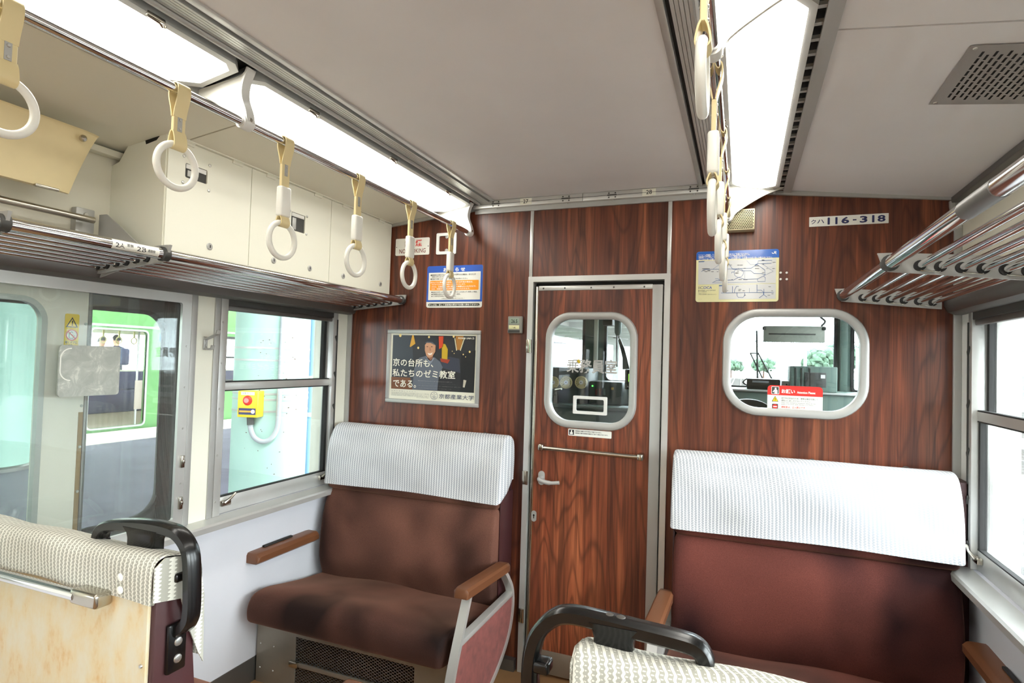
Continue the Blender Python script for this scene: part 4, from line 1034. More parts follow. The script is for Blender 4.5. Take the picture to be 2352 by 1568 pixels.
Q.poly([(158, 990), (520, 1000), (560, 1215), (158, 1203)], c_('brown', (120, 74, 42)), 'photo_table', PO, 3)
Q.poly([(1050, 640), (1240, 610), (1400, 640), (1420, 900), (1060, 800)], c_('night', (58, 62, 76)), 'photo_street', PO, 2)
Q.poly([(1430, 560), (1680, 480), (1660, 1252), (1420, 1240)], c_('deep', (30, 31, 34)), 'photo_pillar', PO, 2)
Q.poly([(545, 225), (500, 430), (510, 445), (605, 380), (570, 225)], c_('ochre', (214, 164, 58)), 'photo_banner', PO, 3)
Q.poly([(1030, 240), (1115, 235), (1110, 430), (1040, 470)], c_('redorange', (206, 72, 36)), 'photo_lantern', PO, 3)
Q.poly([(1110, 370), (1150, 380), (1195, 470), (1190, 660), (1090, 640), (1090, 450)], c_('gold', (196, 164, 36)), 'photo_lantern', PO, 3)
Q.poly([(1060, 640), (1240, 660), (1200, 730), (1080, 700)], c_('rust', (160, 60, 34)), 'photo_lantern', PO, 4)
Q.poly([(1330, 228), (1470, 226), (1420, 480), (1360, 480)], c_('amber', (168, 116, 48)), 'photo_lantern', PO, 3)
for k in range(9):
    a = k / 8.0
    for sx in (0, 1):
        x = 1320 + 30 * a if sx == 0 else 1480 - 60 * a; y = 280 + 200 * a
        Q.poly([(x - 8, y - 10), (x + 8, y - 10), (x + 8, y + 10), (x - 8, y + 10)], c_('bulb', (236, 232, 196)), 'photo_bulb', PO, 4)
for (x, y, r) in ((320, 235, 30), (855, 255, 22), (1298, 238, 22), (1580, 510, 20), (1470, 560, 14), (660, 455, 22), (1275, 505, 9), (1310, 545, 9), (1510, 603, 9)):
    Q.poly([(x + r * 0.8 * math.cos(2 * PI * k / 12), y + r * math.sin(2 * PI * k / 12)) for k in range(12)], c_('glow', (240, 214, 140)), 'photo_bulb', PO, 4)
# the man: jacket, neck, face, cap
Q.poly([(590, 830), (680, 640), (800, 600), (860, 720), (960, 620), (1060, 700), (1110, 800), (1040, 1000), (1020, 1225), (560, 1212)], c_('jacket', (98, 104, 116)), 'photo_jacket', PO, 5)
Q.poly([(800, 600), (850, 640), (900, 700), (940, 620), (960, 640), (880, 760)], c_('shirt', (138, 146, 158)), 'photo_collar', PO, 6)
Q.poly([(825, 560), (940, 560), (925, 650), (870, 690), (830, 640)], c_('neck', (150, 100, 76)), 'photo_neck', PO, 6)
Q.poly([(785, 400), (830, 345), (940, 350), (980, 410), (975, 520), (920, 610), (865, 635), (815, 600), (785, 500)], c_('face', (198, 148, 114)), 'photo_face', PO, 7)
Q.poly([(800, 330), (850, 275), (940, 265), (1020, 300), (1035, 420), (1000, 450), (975, 395), (900, 345), (830, 345), (785, 362)], c_('cap', (42, 46, 54)), 'photo_cap', PO, 8)
Q.poly([(785, 362), (830, 340), (920, 345), (985, 400), (960, 395), (890, 362), (830, 362)], c_('brim', (92, 94, 100)), 'photo_brim', PO, 9)
for ex in (830, 910): Q.poly([(ex - 22, 430), (ex, 422), (ex + 24, 432), (ex, 440)], c_('brow', (96, 62, 46)), 'photo_eye', PO, 8)
Q.poly([(868, 440), (885, 440), (898, 500), (870, 505)], c_('nose', (176, 124, 92)), 'photo_nose', PO, 8)
Q.poly([(835, 545), (880, 552), (930, 535), (905, 580), (860, 585)], c_('mouth', (240, 226, 214)), 'photo_smile', PO, 8)
Q.poly([(1480, 1020), (1530, 1030), (1500, 1160), (1470, 1155)], c_('paper', (190, 182, 166)), 'photo_scroll', PO, 4)
wi = mat('print_white', (244, 242, 226), 0.4)
Q.txt('京の台所も、', (195, 650), (945, 808), wi, PO, 12, 0.014)
Q.txt('私たちのゼミ教室', (190, 840), (1338, 1010), wi, PO, 12, 0.014)
Q.txt('である。', (205, 1035), (635, 1185), wi, PO, 12, 0.014)
for k, (s_, e) in enumerate((('京都の台所を支える人びとから商いの極意を学ぶゼミの活動により、', 1300), ('商店街の歴史ある店を巡るなかで、学生たちは地域のプロジェクト「京実」を', 1380), ('企画・運営しながら学びを深めている。京都産業大学では、現場で学ぶ', 1440), ('学生それぞれが未来をひらく力を育てる実践的な教育を展開している。', 1275))):
    y = 1050 + k * 43; Q.txt(s_, (668, y), (e, y + 22), wi, PO, 12, 0.0)
Q.txt('POWER UNIV.力', (1385, 245), (1660, 285), wi, PO, 12, 0.02)
dk = mat('print_ink', (84, 84, 86), 0.5)
Q.txt('世 界 を 展 開 す る チ カ ラ 。', (160, 1232), (650, 1262), dk, PO, 2, 0.0)
for k in range(3): Q.txt('経済学部 経営学部 法学部 外国語学部 文化学部 理学部 工学部 コンピュータ理工学部 総合生命科学部'[:44 - 5 * k], (165, 1275 + 24 * k), (868, 1289 + 24 * k), dk, PO, 2, 0.0)
Q.txt('京都市北区上賀茂本山 大学案内', (635, 1352), (862, 1370), dk, PO, 2, 0.0)
nv = mat('print_navy', (70, 78, 100), 0.5)
Q.line([(960 + 64 * math.cos(2 * PI * k / 28), 1320 + 70 * math.sin(2 * PI * k / 28)) for k in range(29)], 0.0012, nv, 'crest_ring', PO, 2)
Q.line([(925, 1330), (925, 1370), (995, 1375), (995, 1335), (960, 1325), (925, 1330)], 0.0010, nv, 'crest_mark', PO, 2)
Q.line([(960, 1280), (960, 1372)], 0.0010, nv, 'crest_mark', PO, 2)
for a in (210, 270, 330): Q.line([(960 + 28 * math.cos(math.radians(a)), 1318 + 30 * math.sin(math.radians(a))), (960 + 52 * math.cos(math.radians(a)), 1318 + 56 * math.sin(math.radians(a)))], 0.0014, nv, 'crest_mark', PO, 2)
Q.line([(940, 1345), (985, 1348)], 0.0010, nv, 'crest_mark', PO, 2); Q.line([(940, 1360), (985, 1362)], 0.0010, nv, 'crest_mark', PO, 2)
Q.txt('京都産業大学', (1050, 1282), (1660, 1392), nv, PO, 2, 0.008)

# thermometer
t = thing('thermometer', 'small grey digital thermometer on the bulkhead beside the crew door', 'thermometer', (-0.377, 0, 1.508))
MB().box((-0.412, -0.022, 1.508), (-0.343, 0, 1.585), 0.004).build('case', mat('thermo_grey', (136, 134, 126), 0.5), t)
MB().box((-0.405, -0.0225, 1.550), (-0.356, -0.0215, 1.577), 0.001).build('display', mat('lcd', (150, 164, 148), 0.25), t)
text('26.5', 'lettering', (-0.394, -0.0229, 1.554), (1, 0, 0), (0, 0, 1), 'ink', t, w=0.030, h=0.017, bold=0.01)
MB().box((-0.406, -0.0225, 1.527), (-0.355, -0.0215, 1.544), 0.001).build('name_plate', 'map_cream', t)
text('･ıll.', 'lettering', (-0.388, -0.0229, 1.530), (1, 0, 0), (0, 0, 1), 'ink', t, w=0.018, h=0.006, bold=0.02)
MB().box((-0.408, -0.0225, 1.511), (-0.352, -0.0215, 1.522), 0.001).build('lower_panel', 'dark_grey', t)

# car number plate
t = board('car_number_plate', 'white enamel car number plate reading 116-318 high on the bulkhead', 'sign', 0.823, 1.086, 1.934, 1.971, 0.001, 'sign_white', 0.003)
for s_, xa, xb, h in (('ク', 0.829, 0.846, 0.017), ('ハ', 0.850, 0.874, 0.014), ('1', 0.8855, 0.8935, 0.0255), ('1', 0.9115, 0.9195, 0.0255), ('6', 0.932, 0.958, 0.0255), ('3', 0.993, 1.018, 0.0255), ('1', 1.0325, 1.0405, 0.0255), ('8', 1.050, 1.076, 0.0255)):
    if s_ == '1':
        MB().plate(rr((xa + xb) / 2, 1.9525, 0.0075, 0.027, 0.0015, 2), [], (0, -0.0031, 0), (1, 0, 0), (0, 0, 1), 0.0004).build('numeral', 'navy_ink', t, 0)
    else:
        text(s_, 'numeral', (xa, -0.0035, 1.9525 - h / 2), (1, 0, 0), (0, 0, 1), 'navy_ink', t, w=xb - xa, h=h, bold=0.03 if h > 0.02 else 0.012)
MB().plate(rect(0.970, 1.950, 0.982, 1.9545), [], (0, -0.0031, 0), (1, 0, 0), (0, 0, 1), 0.0004).build('hyphen', 'navy_ink', t, 0)

# route map board
RM = board('route_map', 'cream and blue laminated railway route map on the bulkhead', 'sign', 0.409, 0.719, 1.646, 1.853, 0.010, 'map_cream', 0.0025)
Q = Quad([(88, 190), (2038, 118), (2032, 1365), (65, 1392)], 0.409, 0.719, 1.646, 1.853, -0.0025)
bl_ = [p for p in rr(0.564, 1.7495, 0.310, 0.207, 0.010, 5) if p[1] > 1.75] + [(0.409, Q.xz(1000, 357)[1]), (0.719, Q.xz(1000, 357)[1])]
MB().plate(bl_, [], (0, -0.0026, 0), (1, 0, 0), (0, 0, 1), 0.0003).build('blue_header', 'map_blue', RM, 0)
Q.poly([(135, 415), (1975, 345), (1970, 930), (130, 975)], 'map_grey', 'upper_field', RM, 1)
Q.poly([(640, 978), (1972, 945), (1968, 1302), (635, 1325)], 'map_grey', 'lower_field', RM, 1)
for k, s_ in enumerate(('ＩＣＯＣＡ定期券・ＩＣＯＣＡは、乗車券以外ではご利用になれません。', '京阪神エリアと岡山・広島エリアを、またがってご利用になれません。', 'エリアから外へお越しの際は、精算のきっぷが必要です。お手数ですが係員へお知らせください。')):
    Q.txt(s_, (140, 250 + 50 * k), ((1365, 1300, 1895)[k], 272 + 42 * k - (0, 0, 60)[k] * 0), 'white_ink', RM, 2, 0.012)
# railway initials mark
Q.line([(1875, 205), (1885, 225), (1920, 228), (1932, 215), (1932, 180), (1965, 180), (1968, 205), (1940, 208)], 0.0024, 'white_ink', 'company_mark', RM, 2)
Q.line([(1945, 210), (1972, 240)], 0.0024, 'white_ink', 'company_mark', RM, 2)
TH, TN = 0.0016, 0.0009
for pts, w_ in (([(210, 665), (270, 610), (850, 600), (1400, 580), (1555, 470)], TH), ([(490, 605), (640, 500)], TN), ([(860, 455), (965, 605), (1120, 615), (1180, 640), (1390, 638), (1470, 705), (1640, 705), (1735, 740)], TH),
        ([(1295, 395), (1385, 495), (1490, 495)], TN), ([(1490, 495), (1550, 470), (1560, 405), (1880, 390), (1860, 462), (1550, 470)], TH), ([(1640, 470), (1740, 535), (1905, 650), (1735, 740)], TN),
        ([(1490, 495), (1550, 500), (1715, 620), (1725, 740), (1550, 835), (1250, 845), (1110, 795), (990, 860), (660, 870), (620, 835), (545, 835)], TH), ([(660, 875), (570, 880), (480, 930)], TH),
        ([(1250, 640), (1252, 840)], TN), ([(1690, 770), (1730, 800), (1728, 890), (1550, 895), (1550, 835)], TH), ([(1000, 668), (945, 670), (942, 705)], TH), ([(520, 930), (1530, 905)], TN),
        ([(690, 1170), (1925, 1150)], TH), ([(965, 1012), (965, 1165)], TH), ([(1110, 1010), (1060, 1010), (1015, 1100), (1010, 1165)], TH), ([(1070, 1165), (1072, 1230), (1105, 1275), (1215, 1275), (1252, 1230), (1252, 1160)], TH),
        ([(1365, 1055), (1365, 1160)], TN), ([(1540, 970), (1540, 1160)], TH), ([(1540, 1100), (1640, 1098), (1690, 1150), (1690, 1210), (1590, 1285)], TH), ([(1700, 1070), (1700, 1210), (1770, 1262)], TH)):
    Q.line(pts, w_, 'map_line', 'route_line', RM, 3)
Q.line([(1110 + 110 * math.cos(2 * PI * k / 32), 690 + 105 * math.sin(2 * PI * k / 32)) for k in range(33)], TN * 1.4, 'map_line', 'loop_line', RM, 3)
Q.poly([(140, 415), (290, 408), (275, 430), (140, 436)], 'map_line', 'field_tab', RM, 3)
Q.poly([(640, 985), (740, 982), (700, 1008), (640, 1010)], 'map_line', 'field_tab', RM, 3)
stn = MB()
for k in range(46):
    x, y = random.choice([(random.uniform(180, 700), random.choice((590, 632, 660))), (random.uniform(880, 1300), random.choice((500, 575, 648, 690, 845))), (random.uniform(1450, 1900), random.choice((380, 432, 475, 520, 580, 680, 720, 750, 870, 912))), (random.uniform(700, 1880), random.choice((1012, 1078, 1110, 1180, 1215)))])
    a, b = Q.xz(x, y), Q.xz(x + random.uniform(28, 70), y + 11)
    stn.plate(rect(a[0], b[1], b[0], a[1]), [], (0, Q.y - 0.0016, 0), (1, 0, 0), (0, 0, 1), 0.0003)
o_ = stn.build('station_names', 'grey_ink', RM, 0); o_['kind'] = 'stuff'
text('IC', 'lettering', (*[(Q.xz(140, 1080)[0])], -0.0032, Q.xz(140, 1080)[1]), (1, 0, 0), (0, 0, 1), 'grey_ink', RM, w=0.019, h=0.0105)
text('OCA', 'lettering', (Q.xz(262, 1078)[0], -0.0032, Q.xz(262, 1078)[1]), (1, 0, 0), (0, 0, 1), 'sign_blue', RM, w=0.033, h=0.0105, bold=0.01)
for s_, a, b in (('■ ICOCA定期券・ICOCAご利用可能区間', (135, 1102), (555, 1124)), ('■ ICOCA連絡区間', (135, 1138), (340, 1157)), ('定期券区間外ではご利用できません', (135, 1182), (340, 1198)), ('ご不明な点は駅係員までお問い合わせください', (135, 1202), (580, 1217)), ('二〇一一年', (135, 1318), (218, 1330))):
    Q.txt(s_, a, b, 'grey_ink', RM, 2, 0.0)
for (u, v_), wh in zip(((1793, 626), (1807, 626), (1793, 641), (1807, 641)), ('upper of the pair touching the map edge', 'upper of the pair clear of the map edge', 'lower of the pair touching the map edge', 'lower of the pair clear of the map edge')):
    p = ony(u, v_, 0)
    tag(MB().lathe([(0.0045, 0), (0.004, 0.002), (0.0015, 0.0022), (0.0012, 0.001)], (p.x, 0, p.z), (0, -1, 0), 12).build('wall_screw', 'white_paint'), 'small white wall screw, ' + wh, 'screw', 'screws beside the route map')
# loudspeaker grille behind the lamp bracket
t = thing('loudspeaker_box', 'small perforated metal loudspeaker box under the ceiling lamp', 'loudspeaker', (0.575, 0, 1.925))
MB().box((0.505, -0.05, 1.925), (0.628, 0, 2.008), 0.003).build('case', mat('speaker_metal', (196, 186, 152), 0.5, 0.3), t)
hl = MB()
for i in range(17):
    for j in range(12):
        x = 0.512 + i * 0.0066 + (0.0033 if j % 2 else 0); z = 1.932 + j * 0.0061
        if x < 0.622: hl.lathe([(0.0025, 0), (0.0025, 0.0004)], (x, -0.0502, z), (0, -1, 0), 6)
o_ = hl.build('perforations', mat('hole_black', (10, 10, 10), 1.0, spec=0.0), t, 0); o_['kind'] = 'stuff'

# ------------------------------------------------------------------ seats
def prof_loft(prof, xs, shrink, cen, wob=None):
    """loft a closed YZ profile along X; shrink per station toward cen"""
    L = []
    for i, (x, k) in enumerate(zip(xs, shrink)):
        row = []
        for j, (y, z) in enumerate(prof):
            yy = cen[0] + (y - cen[0]) * k; zz = cen[1] + (z - cen[1]) * k
            if wob: dy, dz = wob(x, yy, zz); yy += dy; zz += dz
            row.append(V((x, yy, zz)))
        L.append(row)
    return L
def stations(x0, x1, n, e=0.022):
    d = 1 if x1 > x0 else -1
    xs = [x0, x0 + d * e * 0.15, x0 + d * e * 0.5, x0 + d * e] + [x0 + d * e + (x1 - x0 - 2 * d * e) * k / n for k in range(1, n)] + [x1 - d * e, x1 - d * e * 0.5, x1 - d * e * 0.15, x1]
    sh = [0.90, 0.955, 0.988, 1.0] + [1.0] * (n - 1) + [1.0, 0.988, 0.955, 0.90]
    return xs, sh
def sm2(pts, n=4):
    return [(p[1], p[2]) for p in smooth_path([(0, a, b) for a, b in pts], n)]
def far_bench(s, xo, xa, vel, arm_x, label, seed, svel):
    t = thing('bench_seat', label, 'seat', ((xo + xa) / 2, -0.35, 0))
    xs, sh = stations(xo, xa, 26)
    back = sm2([(-0.20, 0.34), (-0.222, 0.42), (-0.222, 0.52), (-0.205, 0.64), (-0.175, 0.725), (-0.155, 0.742)]) + [(-0.05, 0.742), (-0.05, 0.34)]
    def wob(x, y, z):
        return (0.006 * math.sin(5.2 * x + seed) * math.sin(9 * z) - 0.004 * math.sin(11 * x + 2 * seed), 0)
    MB().loft(prof_loft(back, xs, sh, (-0.12, 0.54), wob)).build('backrest', vel, t, 50)
    head = sm2([(-0.155, 0.738), (-0.178, 0.752), (-0.184, 0.80), (-0.176, 0.90), (-0.152, 0.985), (-0.122, 1.028), (-0.085, 1.040), (-0.055, 1.030), (-0.040, 1.0)]) + [(-0.040, 0.738)]
    MB().loft(prof_loft(head, xs, sh, (-0.10, 0.88))).build('headrest', vel, t, 50)
    def wobc(x, y, z):
        f = max(0.0, min(1.0, (z - 0.77) / 0.25))
        return (-0.0035 * math.sin(17 * x + 3 * z * 8 + seed) * (0.35 + f) - 0.003 * math.sin(7 * x - 20 * z + seed), 0.004 * math.sin(6.5 * x + seed) * (1 - f))
    xs2, sh2 = stations(xo - 0.006 * (1 if xa > xo else -1), xa + 0.014 * (1 if xa > xo else -1), 60, 0.014)
    sh2 = [1 - (1 - k) * 0.5 for k in sh2]
    cov = sm2([(-0.197, 0.772), (-0.1935, 0.80), (-0.187, 0.90), (-0.162, 0.990), (-0.130, 1.037), (-0.085, 1.051), (-0.048, 1.041), (-0.028, 1.005), (-0.026, 0.85)], 5) + [(-0.040, 0.85), (-0.1, 0.80), (-0.17, 0.772)]
    MB().loft(prof_loft(cov, xs2, sh2, (-0.10, 0.90), wobc)).build('headrest_cover', 'white_knit', t, 60)
    for k in (0.14, 0.47, 0.86):
        x = xo + (xa - xo) * k
        MB().tube([(x - 0.012, -0.045, 1.045), (x, -0.040, 1.050), (x + 0.012, -0.036, 1.044)], 0.002, 6).build('cover_hook', 'dark_grey', t)
    seat = sm2([(-0.13, 0.29), (-0.14, 0.335), (-0.20, 0.352), (-0.30, 0.366), (-0.45, 0.392), (-0.56, 0.408), (-0.625, 0.400), (-0.655, 0.370), (-0.662, 0.330), (-0.650, 0.295), (-0.60, 0.283)], 4) + [(-0.2, 0.283)]
    def wobs(x, y, z):
        return (0, (0.007 * math.sin(6.3 * x + seed) + 0.004 * math.sin(14 * x - 9 * y)) if z > 0.345 else 0)
    MB().loft(prof_loft(seat, xs, sh, (-0.40, 0.34), wobs)).build('seat_cushion', svel, t, 50)
    MB().box((xo, -0.03, 0.30), (xa, -0.008, 1.0)).build('back_board', 'maroon_vinyl', t)
    sd_ = 1 if s < 0 else -1
    MB().box((xa, -0.15, 0.30), (xa + sd_ * 0.008, -0.01, 0.80), 0.003).build('side_board', 'maroon_vinyl', t)
    MB().box((xo, -0.10, 0.0), (xo - sd_ * 0.045, -0.012, 1.02), 0.003).build('side_filler', 'maroon_vinyl', t)
    # heater box underneath with an expanded-mesh front
    hb = thing if False else None
    y1 = -0.545
    a, b = (min(xo, xa), max(xo, xa))
    xl, xr = (-1.30, -0.40) if s < 0 else (0.40, 1.30)
    ma, mb_ = (-1.095, -0.535) if s < 0 else (0.535, 1.095)
    bx = MB().plate(rect(xl, 0, xr, 0.283), [rect(ma, 0.028, mb_, 0.222)], (0, y1 + 0.004, 0), (1, 0, 0), (0, 0, 1), 0.006)
    bx.box((xl, y1 + 0.004, 0.0), (xl + 0.006, -0.10, 0.283)); bx.box((xr - 0.006, y1 + 0.004, 0.0), (xr, -0.10, 0.283))
    bx.build('heater_case', 'steel_box', t, 0)
    MB().box((xl + 0.01, -0.13, 0.0), (xr - 0.01, -0.12, 0.28)).build('heater_back', 'black', t)
    me_ = MB(); p = 0.020; z0, z1 = 0.028, 0.222; H = z1 - z0
    k = ma - H * 1.7
    while k < mb_:
        for d in (1, -1):
            # strand of slope 1:1.7 clipped to the opening
            x0_, x1_ = k, k + H * 1.7
            za, zb = (z0, z1) if d > 0 else (z1, z0)
            f0 = max(0, (ma - x0_) / (x1_ - x0_)); f1 = min(1, (mb_ - x0_) / (x1_ - x0_))
            if f1 > f0: 
                A = V((x0_ + (x1_ - x0_) * f0, y1 + 0.002, za + (zb - za) * f0)); B = V((x0_ + (x1_ - x0_) * f1, y1 + 0.002, za + (zb - za) * f1))
                me_.tube([A, B], 0.0016, 4, caps=False)
        k += p
    o_ = me_.build('mesh_front', 'dark_aluminium', t); o_['kind'] = 'stuff'
    MB().box((ma - 0.01, y1 - 0.012, 0.108), (mb_, y1 - 0.002, 0.126), 0.002).build('cross_bar', 'steel_box', t)
    MB().box((ma - 0.02, y1 - 0.02, 0.104), (ma + 0.025, y1 - 0.002, 0.130), 0.005).build('latch', 'dull_chrome', t)
    for z in (0.06, 0.16, 0.25):
        for x in (xl + 0.02, xl + 0.09): MB().lathe([(0.004, 0), (0.003, 0.002)], (x, y1 - 0.002, z), (0, -1, 0), 8).build('screw', 'screw', t)
    # aisle armrest: aluminium loop, upholstered panel, brown pad
    X = arm_x
    loop = smooth_path([(X, -0.535, 0.520), (X, -0.590, 0.410), (X, -0.645, 0.295), (X, -0.668, 0.205), (X, -0.640, 0.115), (X, -0.555, 0.060), (X, -0.42, 0.060), (X, -0.29, 0.105), (X, -0.185, 0.165), (X, -0.120, 0.235), (X, -0.095, 0.320), (X, -0.108, 0.395), (X, -0.155, 0.455), (X, -0.205, 0.505)], 5)
    MB().sweep(loop, [(-0.009, -0.016), (0.009, -0.016), (0.009, 0.016), (-0.009, 0.016)], (1, 0, 0)).build('arm_frame', 'aluminium', t, 40)
    MB().box((X - 0.015, -0.605, 0.366), (X + 0.015, -0.105, 0.386), 0.002).build('arm_cross_bar', 'aluminium', t)
    low = [(p[1], p[2]) for p in loop if p[2] < 0.37]
    MB().plate(low, [], (X - 0.010, 0, 0), (0, 1, 0), (0, 0, 1), 0.020).build('arm_panel', 'wine_cloth', t, 0)
    L = []
    for y, k in ((-0.595, 0.0), (-0.590, 0.8), (-0.575, 1.0), (-0.22, 1.0), (-0.185, 0.85), (-0.175, 0.1)):
        dz = 0.030 * (-(y + 0.19)) / 0.4; e = 0.028 - (1 - k) * 0.004; tp = 0.535 + dz - (1 - k) * 0.010
        L.append([V((X + a_, y, zz)) for a_, zz in ((-e, 0.498 + dz), (e, 0.498 + dz), (e + 0.001, tp - 0.010), (e - 0.006, tp - 0.001), (e - 0.012, tp), (-e + 0.012, tp), (-e + 0.006, tp - 0.001), (-e - 0.001, tp - 0.010))])
    MB().loft(L).build('arm_pad', 'brown_arm', t, 40)
    return t
far_bench(-1, -1.262, -0.372, 'brown_velvet', -0.330, 'brown velvet two-seat bench with white headrest cover under the poster', 0.6, 'dark_velvet')
far_bench(1, 1.265, 0.362, 'wine_velvet', 0.338, 'wine velvet two-seat bench with white headrest cover under the bulkhead window', 2.1, 'wine_velvet')

def near_bench(s, xo, xa, hpath, stem, nub, label):
    """facing the bulkhead: its laminate back is toward the camera"""
    t = thing('reversible_seat', label, 'seat', ((xo + xa) / 2, -1.4, 0))
    d = 1 if xa > xo else -1
    yb = -1.722
    MB().box((xo, yb, 0.30), (xa - d * 0.012, yb + 0.008, 0.975), 0.002).build('back_panel', 'laminate_beige', t)
    core = [(-1.714, 0.30), (-1.714, 0.972), (-1.70, 0.986), (-1.655, 0.978), (-1.635, 0.955), (-1.630, 0.80), (-1.610, 0.60), (-1.575, 0.42), (-1.59, 0.32)]
    xs, sh = stations(xo, xa, 8, 0.012)
    MB().loft(prof_loft(core, xs, [1 - (1 - k) * 0.3 for k in sh], (-1.66, 0.65))).build('backrest', 'maroon_vinyl', t, 50)
    # headrest cover: back, top and the longer front flap
    cov = sm2([(-1.728, 0.916), (-1.731, 0.965), (-1.727, 0.990), (-1.708, 1.001), (-1.670, 0.994), (-1.640, 0.982), (-1.622, 0.962), (-1.616, 0.90), (-1.612, 0.78)], 4)
    cov = cov + [(-1.618, 0.78), (-1.640, 0.93), (-1.70, 0.97), (-1.722, 0.916)]
    xs, sh = stations(xo, xa + d * 0.004, 40, 0.010)
    wb_ = lambda x, y, z: (0.0015 * math.sin(31 * x + 40 * z), 0.002 * math.sin(23 * x))
    L = prof_loft(cov, xs, [1 - (1 - k) * 0.25 for k in sh], (-1.67, 0.92), wb_)
    MB().loft(L, caps=False).build('headrest_cover', 'cream_knit', t, 60)
    X = xa + d * 0.005
    flap = [(-1.727, 0.922), (-1.727, 0.984), (-1.705, 0.998), (-1.66, 0.989), (-1.63, 0.965), (-1.616, 0.90), (-1.612, 0.765), (-1.625, 0.79), (-1.650, 0.85), (-1.668, 0.910)]
    MB().plate(flap if d > 0 else flap, [], (X, 0, 0), (0, 1, 0), (0, 0, 1), 0.003 * d).build('cover_side_flap', 'cream_knit', t, 0)
    for z in (0.958, 0.934):
        MB().lathe([(0.0075, 0), (0.0075, 0.002), (0.005, 0.0035)], (xa - d * 0.075, -1.731, z), (0, -1, 0), 14).build('snap', 'white_plastic', t)
    # rail along the back with a metal end bracket
    xe = xa - d * 0.17
    MB().tube([(xo + d * 0.05, -1.748, 0.913), (xe, -1.748, 0.913)], 0.011, 14).build('towel_rail', 'chrome', t)
    MB().box((xe - d * 0.01, -1.757, 0.899), (xe + d * 0.065, -1.722, 0.927), 0.006, 3).build('rail_bracket', 'dull_chrome', t)
    for z in (0.80, 0.55): MB().lathe([(0.004, 0), (0.003, 0.003)], (xa - d * 0.022, yb, z), (0, -1, 0), 10).build('screw', 'screw', t)
    # black moulded handle: top bar, stem, corner and side bar
    Yh = -1.672
    P = smooth_path([ony(u, v_, Yh) for u, v_ in hpath], 5)
    pr = [(0.011, -0.010), (0.011, 0.010), (0.007, 0.015), (-0.007, 0.015), (-0.011, 0.010), (-0.011, -0.010), (-0.007, -0.015), (0.007, -0.015)]
    MB().sweep(P, pr, (0, 1, 0)).build('handle', 'black_plastic', t, 50)
    a, b = ony(stem[0], stem[1], Yh), ony(stem[2], stem[3], Yh)
    c = (a.x + b.x) / 2; h = abs(b.x - a.x) / 2
    zt = a.z; zb = min(b.z, 0.96)
    Ls = []
    for z, k in ((zt + 0.002, 1.5), (zt - 0.008, 1.12), (zt - 0.018, 1.0), (zb + 0.012, 0.98), (zb, 1.1), (zb - 0.02, 1.15)):
        Ls.append([V((c + x * h * k, Yh + y, z)) for x, y in ((-1, -0.010), (-0.8, -0.016), (0.8, -0.016), (1, -0.010), (1, 0.010), (0.8, 0.016), (-0.8, 0.016), (-1, 0.010))])
    MB().loft(Ls).build('handle_stem', 'black_plastic', t, 50)
    if nub:
        n0 = ony(nub[0], nub[1], Yh)
        MB().obox(n0, (0.013, 0, 0), (0, 0.014, 0), (0, 0, 0.009), 0.005, 3).build('handle_nub', 'black_plastic', t)
    e = P[-1]
    MB().box((xa + d * 0.001, -1.695, 0.775), (xa + d * 0.012, -1.655, 0.868), 0.004).build('handle_plate', 'black_plastic', t)
    for z in (0.832, 0.800): MB().lathe([(0.0085, 0), (0.0075, 0.002), (0.004, 0.003)], (xa + d * 0.012, -1.674, z), (d, 0, 0), 14).build('plate_screw', 'screw', t)
    for k in (0.35, 0.65):
        q = a.lerp(V((b.x, Yh, a.z)), k)
        MB().lathe([(0.007, 0), (0.006, 0.0015), (0.002, 0.002)], (q.x, Yh, a.z + 0.0105), (0, 0, 1), 14).build('worn_screw_cap', mat('worn_cap', (72, 66, 60), 0.5), t)
    # seat cushion, base and aisle armrest
    seat = sm2([(-1.60, 0.29), (-1.60, 0.345), (-1.50, 0.365), (-1.35, 0.392), (-1.24, 0.408), (-1.175, 0.400), (-1.145, 0.370), (-1.138, 0.330), (-1.150, 0.295), (-1.20, 0.283)], 4) + [(-1.58, 0.283)]
    xs, sh = stations(xo, xa, 12)
    MB().loft(prof_loft(seat, xs, sh, (-1.37, 0.34))).build('seat_cushion', 'brown_velvet', t, 50)
    MB().box((xo + d * 0.05, -1.60, 0.0), (xa - d * 0.08, -1.25, 0.283), 0.004).build('seat_base', 'steel_box', t)
    X = xa + d * 0.065
    X = -0.330 if s < 0 else 0.338
    loop = smooth_path([(X, -1.265, 0.520), (X, -1.21, 0.41), (X, -1.155, 0.295), (X, -1.132, 0.205), (X, -1.16, 0.115), (X, -1.245, 0.060), (X, -1.38, 0.060), (X, -1.51, 0.105), (X, -1.615, 0.165), (X, -1.68, 0.235), (X, -1.705, 0.320), (X, -1.69, 0.395), (X, -1.645, 0.455), (X, -1.595, 0.505)], 5)
    MB().sweep(loop, [(-0.009, -0.016), (0.009, -0.016), (0.009, 0.016), (-0.009, 0.016)], (1, 0, 0)).build('arm_frame', 'aluminium', t, 40)
    low = [(p[1], p[2]) for p in loop if p[2] < 0.37]
    MB().plate(low[::-1], [], (X - 0.010, 0, 0), (0, 1, 0), (0, 0, 1), 0.020).build('arm_panel', 'wine_cloth', t, 0)
    MB().box((X - 0.028, -1.60, 0.500), (X + 0.028, -1.20, 0.545), 0.010, 3).build('arm_pad', 'brown_arm', t)
    MB().box((min(X, xa), -1.66, 0.40), (max(X, xa), -1.62, 0.44), 0.005).build('arm_mount', 'black_plastic', t)
    return t
